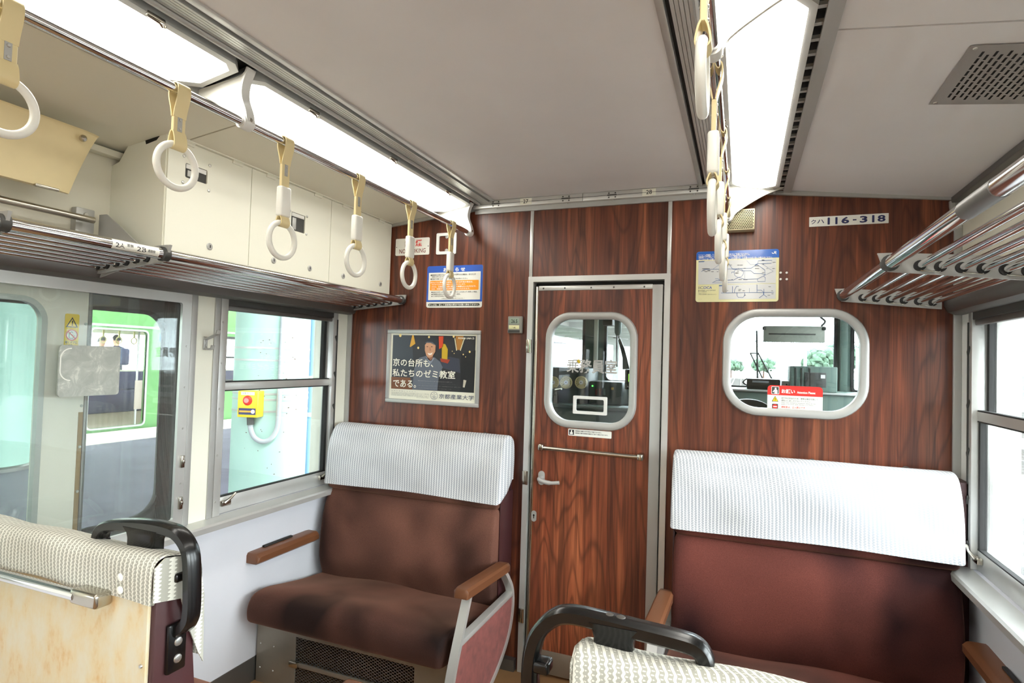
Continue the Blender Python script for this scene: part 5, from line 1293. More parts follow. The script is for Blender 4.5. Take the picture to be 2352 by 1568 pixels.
near_bench(-1, -1.28, -0.415, [(234, 1248), (231, 1232), (240, 1213), (262, 1205), (330, 1205), (385, 1214), (415, 1228), (436, 1262), (441, 1310), (440, 1400), (432, 1430), (410, 1446), (380, 1453)], (305, 1207, 366, 1262), (409, 1322),
           'reversible seat with beige laminate back and black handle beside the door pocket window')
near_bench(1, 1.28, 0.390, [(1622, 1540), (1620, 1515), (1606, 1490), (1575, 1474), (1480, 1449), (1380, 1424), (1310, 1410), (1272, 1418), (1240, 1448), (1224, 1490), (1218, 1550), (1222, 1610), (1235, 1640), (1275, 1655)], (1368, 1424, 1455, 1525), (1246, 1526),
           'reversible seat with cream cover and worn black handle before the wine bench')
# ------------------------------------------------------------------ driver's cab beyond the bulkhead
YC = 1.52
WC = struct('wall_cab')
zc0 = 1.235
wins = [rr(-1.325, 1.585, 0.12, 0.67, 0.03, 3), rr(1.29, 1.585, 0.17, 0.67, 0.03, 3), rr((-1.22 - 0.445) / 2, 1.585, 0.775, 0.67, 0.05, 4), rr((-0.30 + 0.36) / 2, 1.585, 0.66, 0.67, 0.05, 4), rr((0.45 + 1.125) / 2, 1.585, 0.675, 0.67, 0.05, 4)]
MB().plate(rect(-1.45, -0.3, 1.45, 2.3), wins, (0, YC + 0.05, 0), (1, 0, 0), (0, 0, 1), 0.05).build('front_panel', 'cab_green', WC, 0)
for h in wins:
    MB().plate(h, [], (0, YC + 0.03, 0), (1, 0, 0), (0, 0, 1), 0.004).build('windscreen', 'cab_glass', WC, 0)
    MB().sweep([(p[0], YC, p[1]) for p in h[::-1]], [(-0.004, -0.02), (0.014, -0.02), (0.014, 0.006), (-0.004, 0.006)], (0, -1, 0), True).build('windscreen_seal', 'rubber', WC)
MB().box((-0.372, YC - 0.03, zc0), (-0.345, YC, 2.05), 0.004).build('pillar_cover', 'cream_paint', WC)
MB().box((1.140, YC - 0.05, 1.15), (1.178, YC, 2.05), 0.006).build('corner_pillar', 'cab_green', WC)
for s in (-1, 1):
    sw = rr(0.95, 1.50, 0.78, 0.62, 0.04, 4)
    pl_ = MB(); 
    pl_.plate(rect(0.04, 0.0, YC, 2.2), [sw], (1.40 * s, 0, 0), (0, 1, 0), (0, 0, 1), 0.05 * s)
    pl_.build('side_panel', 'cab_green', WC, 0)
    MB().plate(sw, [], (1.42 * s, 0, 0), (0, 1, 0), (0, 0, 1), 0.004).build('side_pane', 'cab_glass', WC, 0)
MB().box((-1.45, 0.04, 2.05), (1.45, YC, 2.10)).build('cab_ceiling', 'white_paint', WC)
# control desk with three gauges
DK = thing('control_desk', 'dark green driver instrument desk with three cream dial gauges', 'control desk', (-0.7, 1.25, 0))
YD = 1.20
a = ony(1262, 842, YD); b = ony(1351, 915, YD)
MB().box((-1.25, YD, 1.10), (b.x, YC - 0.03, a.z), 0.012).build('instrument_panel', 'cab_dark', DK)
MB().box((-1.25, YD - 0.16, 0.0), (0.05, YC - 0.03, 1.10), 0.01).build('desk_base', 'cab_green', DK)
MB().box((-0.95, YD - 0.17, 1.095), (0.02, YD + 0.02, 1.115), 0.004).build('desk_top', 'cab_green', DK)
for (u, v_) in ((1271, 878), (1301, 878), (1335.5, 878)):
    p = ony(u, v_, YD)
    gz = MB().lathe([(0.041, 0), (0.041, 0.012), (0.036, 0.014), (0.036, 0.008)], (p.x, YD, p.z), (0, -1, 0), 28).build('gauge', 'gauge_face', DK)
    MB().lathe([(0.014, 0), (0.012, 0.004)], (p.x, YD - 0.009, p.z), (0, -1, 0), 18).build('gauge_hub', 'white_paint', gz)
    MB().lathe([(0.004, 0), (0.003, 0.006)], (p.x, YD - 0.009, p.z), (0, -1, 0), 10).build('gauge_pin', 'ink', gz)
    nd = MB().obox((p.x - 0.010, YD - 0.011, p.z - 0.008), (0.012, 0, 0.010), (0, 0.0006, 0), V((-0.010, 0, 0.012)).normalized() * 0.0012); nd.build('needle', 'ink', gz)
    tk = MB()
    for k in range(11):
        a_ = math.radians(-40 + 26 * k)
        tk.obox((p.x + 0.030 * math.cos(a_), YD - 0.0095, p.z + 0.030 * math.sin(a_)), V((math.cos(a_), 0, math.sin(a_))) * 0.003, (0, 0.0005, 0), V((-math.sin(a_), 0, math.cos(a_))) * 0.0008)
    o_ = tk.build('tick_marks', 'ink', gz, 0)
p = ony(1268, 918, YD - 0.1)
MB().lathe([(0.022, 0), (0.022, 0.05), (0.014, 0.06), (0.010, 0.10)], (p.x + 0.02, YD - 0.10, 1.115), (0, 0, 1), 16).build('brake_handle', 'black_plastic', DK)
MB().tube([(p.x + 0.02, YD - 0.10, 1.20), (p.x + 0.07, YD - 0.13, 1.21)], [0.010, 0.007], 10).build('brake_lever', 'dull_chrome', DK)
# switch box beside the desk
SB = thing('switch_box', 'dark switch box with a green light beside the gauges', 'control box', (-0.22, 1.25, 1.11))
a, b = ony(1353, 914, YD - 0.02), ony(1428, 878, YD - 0.02)
MB().box((a.x, YD - 0.02, 1.117), (b.x, YC - 0.1, b.z), 0.006).build('case', 'cab_dark', SB)
p = ony(1361, 886, YD - 0.02)
MB().lathe([(0.005, 0), (0.005, 0.004)], (p.x, YD - 0.02, p.z), (0, -1, 0), 10).build('pilot_lamp', emitmat('pilot_green', (60, 230, 60), 2.0), SB)
for k in range(3):
    q = ony(1370 + 9 * k, 900, YD - 0.02); MB().box((q.x - 0.008, YD - 0.026, q.z - 0.02), (q.x + 0.006, YD - 0.02, q.z + 0.02), 0.002).build('switch', mat('dull_red', (96, 48, 44), 0.5) if k < 2 else 'cab_green', SB)
q = ony(1407, 892, YD - 0.02); MB().box((q.x - 0.008, YD - 0.026, q.z - 0.008), (q.x + 0.008, YD - 0.02, q.z + 0.008), 0.002).build('yellow_tag', mat('ochre', (170, 140, 50), 0.5), SB)
# monitor
MO = thing('cab_monitor', 'black cab monitor with a green screen on a stalk', 'monitor', (-0.03, 1.22, 1.11))
a, b = ony(1434, 894, 1.18), ony(1462, 848, 1.18)
MB().box((a.x, 1.18, a.z), (a.x + 0.14, 1.24, b.z), 0.008).build('case', 'black_plastic', MO)
MB().box((a.x + 0.012, 1.178, a.z + 0.035), (a.x + 0.128, 1.181, b.z - 0.015), 0.002).build('bezel', 'dark_grey', MO)
MB().box((a.x + 0.024, 1.177, a.z + 0.05), (a.x + 0.060, 1.179, b.z - 0.03)).build('screen', emitmat('green_screen', (130, 180, 70), 0.7), MO)
for k in range(3): MB().lathe([(0.005, 0), (0.004, 0.003)], (a.x + 0.02 + 0.02 * k, 1.18, a.z + 0.018), (0, -1, 0), 10).build('button', 'grey_ink', MO)
MB().tube([(a.x + 0.07, 1.22, 1.117), (a.x + 0.07, 1.22, a.z + 0.01)], 0.012, 10).build('stalk', 'cab_dark', MO)
# hanging wiper motor and arm by the centre pillar
WM = thing('wiper_motor', 'grey-green wiper motor hanging by the cab centre pillar', 'motor', (-0.2, 1.40, 1.6))
a, b = ony(1386, 748, 1.40), ony(1410, 725, 1.40)
MB().box((a.x, 1.36, a.z), (b.x, 1.46, b.z + 0.3), 0.01).build('housing', 'cab_dark', WM)
a, b = ony(1412, 770, 1.36), ony(1427, 737, 1.36)
MB().tube([(a.x + 0.01, 1.36, b.z + 0.03), ((a.x + b.x) / 2, 1.36, b.z), ((a.x + b.x) / 2, 1.36, a.z + 0.02), ((a.x + b.x) / 2, 1.36, a.z)], [0.02, 0.024, 0.022, 0.012], 12).build('gear_case', 'cab_green', WM)
MB().tube([ony(1417, 770, 1.36), ony(1417, 800, 1.36), ony(1417, 842, 1.36)], 0.006, 8).build('drive_rod', 'dark_aluminium', WM)
CT = thing('windscreen_curtain_arm', 'dark curved arm beyond the wiper motor in the cab', 'arm', (-0.1, 1.42, 1.3))
MB().plate([(p.x, p.z) for p in (ony(1424, 775, 1.42), ony(1434, 800, 1.42), ony(1440, 822, 1.42), ony(1446, 848, 1.42), ony(1430, 848, 1.42), ony(1430, 822, 1.42), ony(1425, 800, 1.42), ony(1420, 782, 1.42))], [], (0, 1.43, 0), (1, 0, 0), (0, 0, 1), 0.012).build('arm_plate', 'cab_dark', CT, 0)
# sun visor
SV = thing('sun_visor', 'grey-green metal sun visor hanging in the cab windscreen', 'visor', (0.86, 1.42, 1.58))
a, b = ony(1753, 785, 1.42), ony(1895, 749, 1.42)
MB().box((a.x, 1.415, a.z), (b.x, 1.425, b.z), 0.004).build('blade', mat('visor_grey', (150, 152, 142), 0.5), SV)
MB().box((a.x + 0.03, 1.411, (a.z + b.z) / 2 - 0.004), (b.x - 0.05, 1.416, (a.z + b.z) / 2 + 0.004), 0.002).build('crease', 'dark_grey', SV)
for x in (a.x + 0.004, b.x - 0.004): MB().box((x - 0.01, 1.41, b.z - 0.025), (x + 0.01, 1.43, b.z - 0.005), 0.003).build('hinge', 'dark_grey', SV)
MB().tube(smooth_path([(b.x - 0.02, 1.42, b.z), (b.x, 1.42, b.z + 0.03), (b.x - 0.03, 1.43, b.z + 0.07), (b.x - 0.05, 1.46, b.z + 0.2)], 4), 0.006, 8).build('hanger', 'dark_grey', SV)
# windscreen wiper outside
WI = thing('windscreen_wiper', 'black windscreen wiper with twin arms on the cab front', 'wiper', (0.69, YC + 0.09, 1.3))
Yw = YC + 0.085
MB().tube([ony(1738, 759, Yw), ony(1740, 868, Yw)], 0.006, 8).build('blade', 'black', WI)
MB().tube([ony(1724, 812, Yw), ony(1753, 872, Yw), ony(1756, 884, Yw - 0.03)], 0.0045, 8).build('arm', 'black', WI)
MB().tube([ony(1742, 812, Yw), ony(1774, 872, Yw), ony(1778, 884, Yw - 0.03)], 0.0045, 8).build('arm', 'black', WI)
MB().tube([ony(1722, 811, Yw), ony(1744, 811, Yw)], 0.004, 8).build('link', 'black', WI)
# shelf, radio unit and console box at the driver's side
SH = thing('cab_shelf', 'green cab shelf below the windscreen', 'shelf', (0.75, 1.3, 0))
zs = ony(1700, 893, 1.16).z
MB().box((0.30, 1.16, 0.0), (1.36, YC - 0.03, zs), 0.008).build('shelf_body', 'cab_green', SH)
MB().box((0.30, 1.145, zs - 0.012), (1.36, 1.20, zs), 0.003).build('shelf_edge', 'satin_aluminium', SH)
RU = thing('radio_unit', 'black train radio unit on the cab shelf', 'radio', (0.71, 1.26, zs))
a, b = ony(1715, 890, 1.22), ony(1793, 871, 1.22)
MB().box((a.x, 1.22, zs), (b.x, 1.36, b.z), 0.008).build('case', 'black_plastic', RU)
MB().box((a.x + 0.03, 1.217, b.z - 0.024), (a.x + 0.12, 1.221, b.z - 0.012), 0.001).build('display', 'grey_ink', RU)
MB().tube(smooth_path([(a.x, 1.28, zs + 0.02), (a.x - 0.02, 1.27, zs + 0.035), (a.x - 0.012, 1.26, zs + 0.05), (a.x + 0.01, 1.26, b.z)], 4), 0.004, 6).build('cable', 'rubber', RU)
CO = thing('console_box', 'tall dark green console box with an inset window in the cab', 'console', (0.98, 1.27, zs))
a, b = ony(1814, 908, 1.18), ony(1924, 843, 1.18)
MB().box((a.x, 1.18, zs), (b.x, 1.36, b.z), 0.006).build('case', 'cab_green', CO)
c, d = ony(1848, 888, 1.18), ony(1898, 856, 1.18)
MB().box((c.x, 1.176, c.z), (d.x, 1.181, d.z), 0.002).build('inset_window', 'dark_grey', CO)
MB().box((d.x - 0.028, 1.174, d.z - 0.032), (d.x - 0.006, 1.177, d.z - 0.012)).build('paper_tag', 'white_paint', CO)
for u in (1828, 1842, 1860): 
    q = ony(u, 870, 1.18); MB().box((q.x - 0.005, 1.176, zs + 0.02), (q.x + 0.005, 1.181, b.z - 0.01), 0.002).build('rib', 'cab_dark', CO)
WBX = thing('white_box', 'small white box between radio unit and console in the cab', 'box', (0.83, 1.25, zs))
a, b = ony(1796, 891, 1.24), ony(1812, 875, 1.24)
MB().box((a.x, 1.24, zs), (b.x, 1.32, b.z), 0.003).build('case', 'white_paint', WBX); MB().lathe([(0.004, 0), (0.003, 0.003)], (b.x - 0.012, 1.24, b.z - 0.02), (0, -1, 0), 8).build('knob', 'ink', WBX)
DS = thing('driver_seat', 'dark rounded top of the driver seat in the cab', 'seat', (0.60, 0.75, 0))
a = ony(1720, 940, 0.75)
loop = rr(a.x, 0.98, 0.30, 0.48, 0.14, 8)
MB().plate(loop, [], (0, 0.79, 0), (1, 0, 0), (0, 0, 1), 0.07).build('backrest', 'cab_dark', DS, 40)
MB().box((a.x - 0.2, 0.80, 0.42), (a.x + 0.2, 1.13, 0.52), 0.04, 3).build('seat_pad', 'cab_dark', DS)
MB().tube([(a.x, 0.95, 0.0), (a.x, 0.95, 0.44)], 0.04, 14).build('pedestal', 'dark_grey', DS)
MB().box((a.x - 0.03, 0.78, 0.46), (a.x + 0.03, 0.83, 0.80), 0.01).build('back_bracket', 'dark_grey', DS)

# ------------------------------------------------------------------ outdoors
mat('ballast', (106, 101, 96), 0.9, var=0.18, vscale=9, bump=0.6, bscale=40); mat('asphalt', (96, 94, 108), 0.85, var=0.08, vscale=2.5, bump=0.2, bscale=120)
mat('mint_paint', (162, 194, 182), 0.45, var=0.03, vscale=3); mat('pale_green', (96, 152, 84), 0.4, var=0.02, vscale=1.0); mat('rail_steel', (44, 40, 37), 0.5, 0.3)
mat('sleeper', (66, 62, 58), 0.9); mat('station_white', (190, 190, 186), 0.6, var=0.04, vscale=1.0); mat('tactile', (206, 202, 186), 0.85, var=0.1, vscale=14); mat('navy_seat', (54, 56, 104), 0.8)
mat('leaf_green', (62, 84, 66), 0.8, var=0.3, vscale=0.9, bump=1.0, bscale=3); mat('pipe_blue', (150, 186, 226), 0.4); mat('fence_white', (112, 124, 126), 0.5); mat('inside_floor', (150, 140, 130), 0.6)
gm = MB().box((-60, -40, -1.35), (60, 160, -1.15)).build('ground', 'ballast', kind='structure')
def track(xc, label, ye=64):
    t = thing('railway_track', label, 'railway track', (xc, 20, -1.15))
    sl = MB()
    for k in range(int((ye + 16) / 0.7)):
        y = -16 + k * 0.7
        sl.box((xc - 1.1, y, -1.15), (xc + 1.1, y + 0.22, -1.09))
    o_ = sl.build('sleepers', 'sleeper', t, 0); o_['kind'] = 'stuff'
    for dx in (-0.55, 0.55):
        MB().loft([[V((xc + dx + a_, y, -1.09 + z)) for a_, z in ((-0.06, 0), (0.06, 0), (0.012, 0.02), (0.012, 0.09), (0.034, 0.1), (0.034, 0.14), (-0.034, 0.14), (-0.034, 0.1), (-0.012, 0.09), (-0.012, 0.02))] for y in (-18, ye)]).build('rail', 'rail_steel', t, 0)
track(4.4, 'railway track on pale ballast next to the train'); track(8.3, 'second railway track beyond the adjoining one'); track(12.2, 'third railway track out from the train'); track(0.0 + 16.4, 'far railway track before the fence')
track(0.0, 'railway track running ahead under the train front', 120)
# island platform with tactile edge, canopy and columns
PF = struct('floor_platform')
MB().box((-9.35, -30, -1.15), (-1.62, 60, -0.05)).build('asphalt_surface', 'asphalt', PF)
MB().box((-9.35, -30, -0.05), (-8.2, 60, -0.044)).build('edge_paving', 'tactile', PF)
MB().box((-2.5, -30, -0.05), (-1.62, 60, -0.044)).build('edge_paving', 'tactile', PF)
wl = MB()
for k in range(60): wl.plate([(p[0], p[1]) for p in circ(-8.75, -10 + k * 0.85, 0.28, 14)], [], (0, 0, -0.0438), (1, 0, 0), (0, 1, 0), 0.001)
o_ = wl.build('queue_marks', 'station_white', PF, 0)
MB().box((-16.5, -30, -1.15), (-12.9, 60, -0.05)).build('far_asphalt_surface', 'asphalt', PF)
CN = struct('ceiling_canopy')
MB().box((-8.6, -20, 2.80), (-1.62, 45, 2.88)).build('canopy_deck', 'station_white', CN)
MB().box((-17.5, -20, 2.80), (-12.7, 45, 2.88)).build('far_shade_slab', 'station_white', CN)  # unseen slab added only to shade the two people on the far platform
for y in range(-18, 45, 3): MB().box((-8.6, y, 2.60), (-1.62, y + 0.14, 2.80)).build('canopy_beam', 'station_white', CN)
for x in (-8.2, -5.4, -3.0): MB().box((x, -20, 2.64), (x + 0.12, 45, 2.78)).build('canopy_purlin', 'station_white', CN)
for y in (9, 15, 21, 27, 33): MB().box((-5.5, y, -0.05), (-5.2, y + 0.3, 2.8)).build('canopy_post', 'station_white', CN)
def column(cx, cy, r, label):
    t = thing('platform_column', label, 'column', (cx, cy, -0.05))
    MB().lathe([(r, 0), (r, 2.84)], (cx, cy, -0.05), (0, 0, 1), 40).build('shaft', 'mint_paint', t)
    MB().lathe([(r + 0.03, 0), (r + 0.03, 0.04), (r, 0.06)], (cx, cy, -0.05), (0, 0, 1), 40).build('base_ring', 'dark_aluminium', t)
    return t
C1 = (-7.43, 1.58); C2 = (-3.217, 1.476); R2 = 0.3045
column(C1[0], C1[1], 0.38, 'mint column far out on the platform seen through the sliding door pane')
c2 = column(C2[0], C2[1], R2, 'mint column close to the train carrying the yellow emergency box')
def oncyl(u, v, off=0.0):
    d = ray(u, v); o = CAM; R = R2 + off
    ox, oy = o.x - C2[0], o.y - C2[1]
    a = d.x ** 2 + d.y ** 2; b = 2 * (ox * d.x + oy * d.y); c = ox ** 2 + oy ** 2 - R * R
    q = b * b - 4 * a * c
    t = (-b - math.sqrt(max(q, 0))) / (2 * a)
    return o + d * t
for v_ in (800, 828, 905, 918, 945):
    z = oncyl(640, v_).z
    MB().lathe([(R2, -0.008), (R2 + 0.003, -0.008), (R2 + 0.003, 0.008), (R2, 0.008)], (C2[0], C2[1], z), (0, 0, 1), 40).build('steel_band', 'satin_aluminium', c2)
ch = MB()
for k in range(46):
    p = oncyl(random.uniform(560, 698), random.uniform(770, 1120), 0.001); n = V((p.x - C2[0], p.y - C2[1], 0)).normalized(); tn = n.cross(V((0, 0, 1)))
    w1, h1 = random.uniform(0.003, 0.012), random.uniform(0.002, 0.007)
    ch.add([p + tn * w1, p + V((0, 0, h1)), p - tn * w1 * 0.8, p - V((0, 0, h1))], [(0, 1, 2, 3)])
o_ = ch.build('paint_chips', mat('rust', (96, 70, 58), 0.9), c2, 0); o_['kind'] = 'stuff'
# emergency button box and its conduit
EB = thing('emergency_button_box', 'yellow emergency stop box with a red button on the column', 'button box', tuple(oncyl(584, 955)))
pc = oncyl(582, 926); n = V((pc.x - C2[0], pc.y - C2[1], 0)).normalized(); tn = V((0, 0, 1)).cross(n); UP = V((0, 0, 1))
hw, hh, dp = 0.082, 0.105, 0.055
bc = pc + n * (dp * 0.75)
MB().obox(bc, tn * hw, n * dp, UP * hh, 0.006).build('case', 'yellow', EB)
f0 = bc + n * (dp + 0.0005)
MB().lathe([(0.040, 0), (0.038, 0.004), (0.030, 0.008), (0.024, 0.008), (0.022, 0.018), (0.010, 0.021)], f0 + UP * 0.030, n, 24).build('button', 'red_button', EB)
MB().lathe([(0.020, 0), (0.019, 0.003)], f0 + UP * 0.030 + n * 0.019, n, 20).build('button_cap', mat('pink_cap', (232, 130, 128), 0.4), EB)
MB().obox(f0 - UP * 0.058, tn * 0.070, n * 0.0008, UP * 0.026).build('instruction_label', 'navy_ink', EB)
MB().obox(f0 - UP * 0.058 + n * 0.001, tn * 0.064, n * 0.0004, UP * 0.007).build('label_band', 'sign_orange', EB)
MB().lathe([(0.016, 0), (0.016, 0.0012)], f0 - UP * 0.058 + n * 0.001 + tn * 0.048, n, 16).build('label_disc', 'white_ink', EB)
MB().obox(f0 + UP * 0.086, tn * 0.055, n * 0.0006, UP * 0.012).build('name_label', 'white_ink', EB)
text('非常ボタン', 'lettering', f0 + UP * 0.077 + n * 0.0012 - tn * 0.05, tn, UP, 'ink', EB, w=0.10, h=0.018)
CD = thing('conduit', 'grey conduit looping below the emergency box and up the column', 'conduit', tuple(oncyl(605, 1015)))
cp_ = [oncyl(u, v_, 0.028) for u, v_ in ((575, 962), (576, 985), (585, 1005), (605, 1014), (625, 1004), (637, 980), (640, 940), (643, 880), (647, 800), (650, 735), (652, 690), (654, 600))]
MB().tube(smooth_path(cp_, 4), 0.020, 12).build('pipe', mat('conduit_grey', (168, 172, 176), 0.5), CD)
MB().tube([oncyl(575, 950, 0.03), oncyl(575.5, 975, 0.03)], 0.028, 12).build('fitting', 'dark_grey', CD)
DP = thing('down_pipe', 'pale blue drain pipe standing behind the emergency box column', 'pipe', (-3.4, 2.6, -0.05))
q = onx(717, 900, -3.25)
MB().tube([(q.x, q.y, -0.05), (q.x, q.y, 2.80)], 0.045, 16).build('pipe', 'pipe_blue', DP)
for z in (0.8, 1.15, 1.9): MB().lathe([(0.045, -0.02), (0.05, -0.02), (0.05, 0.02), (0.045, 0.02)], (q.x, q.y, z), (0, 0, 1), 16).build('pipe_collar', 'white_paint', DP)
q = onx(2301, 900, 2.35)
MP = thing('trackside_pole', 'pale mint pole standing close outside the window over the tracks', 'pole', (q.x, q.y, -1.15))
MB().tube([(q.x, q.y, -1.15), (q.x, q.y, 3.2)], 0.030, 16).build('shaft', mat('pole_green', (50, 70, 66), 0.6), MP)
MB().box((q.x - 0.035, q.y - 0.05, 0.98), (q.x + 0.03, q.y + 0.02, 1.07), 0.006).build('collar', 'satin_aluminium', MP)

# green train across the platform
GT = thing('green_train', 'pale green commuter train standing across the platform', 'train', (-10.9, 6, -1.15))
XG = -9.50
dr = (onx(205, 860, XG).y, onx(334, 860, XG).y)
d2 = (onx(722, 860, XG).y, onx(722, 860, XG).y + 1.0)
holes = [rr((dr[0] + dr[1]) / 2, 0.845, dr[1] - dr[0], 1.67, 0.06, 4), rr((d2[0] + d2[1]) / 2, 0.845, 1.0, 1.67, 0.06, 4)]
wy = [(-3.2, -1.0), (-0.4, 1.2), (1.5, 3.2), (6.0, 8.2), (11.2, 13.2), (14.2, 16.2)]
wholes = [rr((a + b) / 2, 1.20, b - a, 0.92, 0.06, 4) for a, b in wy]
MB().plate(rect(-8, -0.95, 26, 2.55), holes + wholes, (XG - 0.06, 0, 0), (0, 1, 0), (0, 0, 1), 0.06).build('near_side', 'pale_green', GT, 0)
MB().plate(rect(-8, -0.95, 26, 2.55), [rr((a + b) / 2, 1.28, b - a, 0.80, 0.05, 3) for a, b in ((-3, -1), (0, 2.2), (3.2, 7.4), (8.4, 11.2), (12, 15))], (-12.3, 0, 0), (0, 1, 0), (0, 0, 1), 0.05).build('far_side', 'cream_paint', GT, 0)
MB().box((-12.3, -8, -0.1), (XG - 0.02, 26, 0.0)).build('floor', 'inside_floor', GT)
MB().loft([[V((x, y, z)) for x, z in ((-12.3, 2.5), (-11.8, 2.85), (-10.9, 2.95), (-10.0, 2.85), (-9.44, 2.5), (-9.5, 2.3), (-12.3, 2.3))] for y in (-8, 26)]).build('roof', 'station_white', GT)
MB().box((-12.3, -8, 2.02), (XG - 0.06, 26, 2.06)).build('ceiling_lining', 'cream_paint', GT)
MB().box((XG - 0.01, -8, 1.74), (XG + 0.008, 26, 1.78)).build('gutter_strip', 'satin_aluminium', GT)
for a, b in ((1.0, 3.2), (4.2, 7.4), (8.6, 11.2)):
    MB().box((-12.25, a, 0.0), (-11.75, b, 0.45), 0.04).build('bench', 'navy_seat', GT); MB().box((-12.25, a, 0.45), (-12.08, b, 0.85), 0.05).build('bench_back', 'navy_seat', GT)
for y in (-8.0, 26.0): MB().box((-12.3, y - 0.05, -0.95), (XG, y + 0.05, 2.5)).build('end_wall', 'pale_green', GT)
for h in holes:
    MB().sweep([(XG, p[0], p[1]) for p in h], [(0, -0.03), (0.03, -0.03), (0.03, 0.012), (0, 0.012)], (1, 0, 0), True).build('door_surround', 'satin_aluminium', GT)
for h, (a, b) in zip(wholes, wy):
    MB().sweep([(XG, p[0], p[1]) for p in h], [(-0.03, -0.03), (0.02, -0.03), (0.02, 0.012), (-0.03, 0.012)], (1, 0, 0), True).build('window_frame', 'dark_grey', GT)
    MB().plate(h, [], (XG - 0.03, 0, 0), (0, 1, 0), (0, 0, 1), 0.004).build('window_pane', 'pane_glass', GT, 0)
    MB().box((XG - 0.04, a, 1.22), (XG, b, 1.26)).build('window_bar', 'dark_grey', GT)
    MB().box((XG - 0.04, a + (b - a) * 0.3 - 0.02, 0.75), (XG, a + (b - a) * 0.3 + 0.02, 1.65)).build('window_bar', 'dark_grey', GT)
MB().box((XG - 0.05, dr[1] - 0.16, 0.28), (XG - 0.03, dr[1] - 0.02, 0.80), 0.01).build('partition', mat('partition_brown', (176, 160, 150), 0.6), GT)
MB().tube([(XG - 0.08, dr[1] - 0.10, 0.0), (XG - 0.08, dr[1] - 0.10, 1.62), (XG - 0.12, dr[1] - 0.06, 1.70)], 0.018, 10).build('door_pole', 'satin_aluminium', GT)
MB().tube([(-10.6, 2.0, 1.72), (-10.6, 8.0, 1.72)], 0.016, 8).build('strap_rail', 'satin_aluminium', GT)
for k in range(9):
    y = 3.4 + k * 0.30
    MB().tube([(-10.6, y + 0.055 * math.sin(2 * PI * j / 16), 1.52 + 0.06 * math.cos(2 * PI * j / 16)) for j in range(16)], 0.011, 6, True).build('strap_ring', 'strap_cream', GT)
    MB().box((-10.61, y - 0.014, 1.58), (-10.59, y + 0.014, 1.735)).build('strap_band', 'strap_cream', GT)
MB().box((-10.85, -6, 1.985), (-10.55, 24, 2.02)).build('saloon_fill_strip', emitmat('saloon_fill_glow', (255, 248, 226), 5.0), GT)  # unseen glowing strip added to brighten the train's inside
MB().box((XG + 0.001, 5.2, 1.52), (XG + 0.004, 5.38, 1.66)).build('blue_sticker', 'sign_blue', GT)

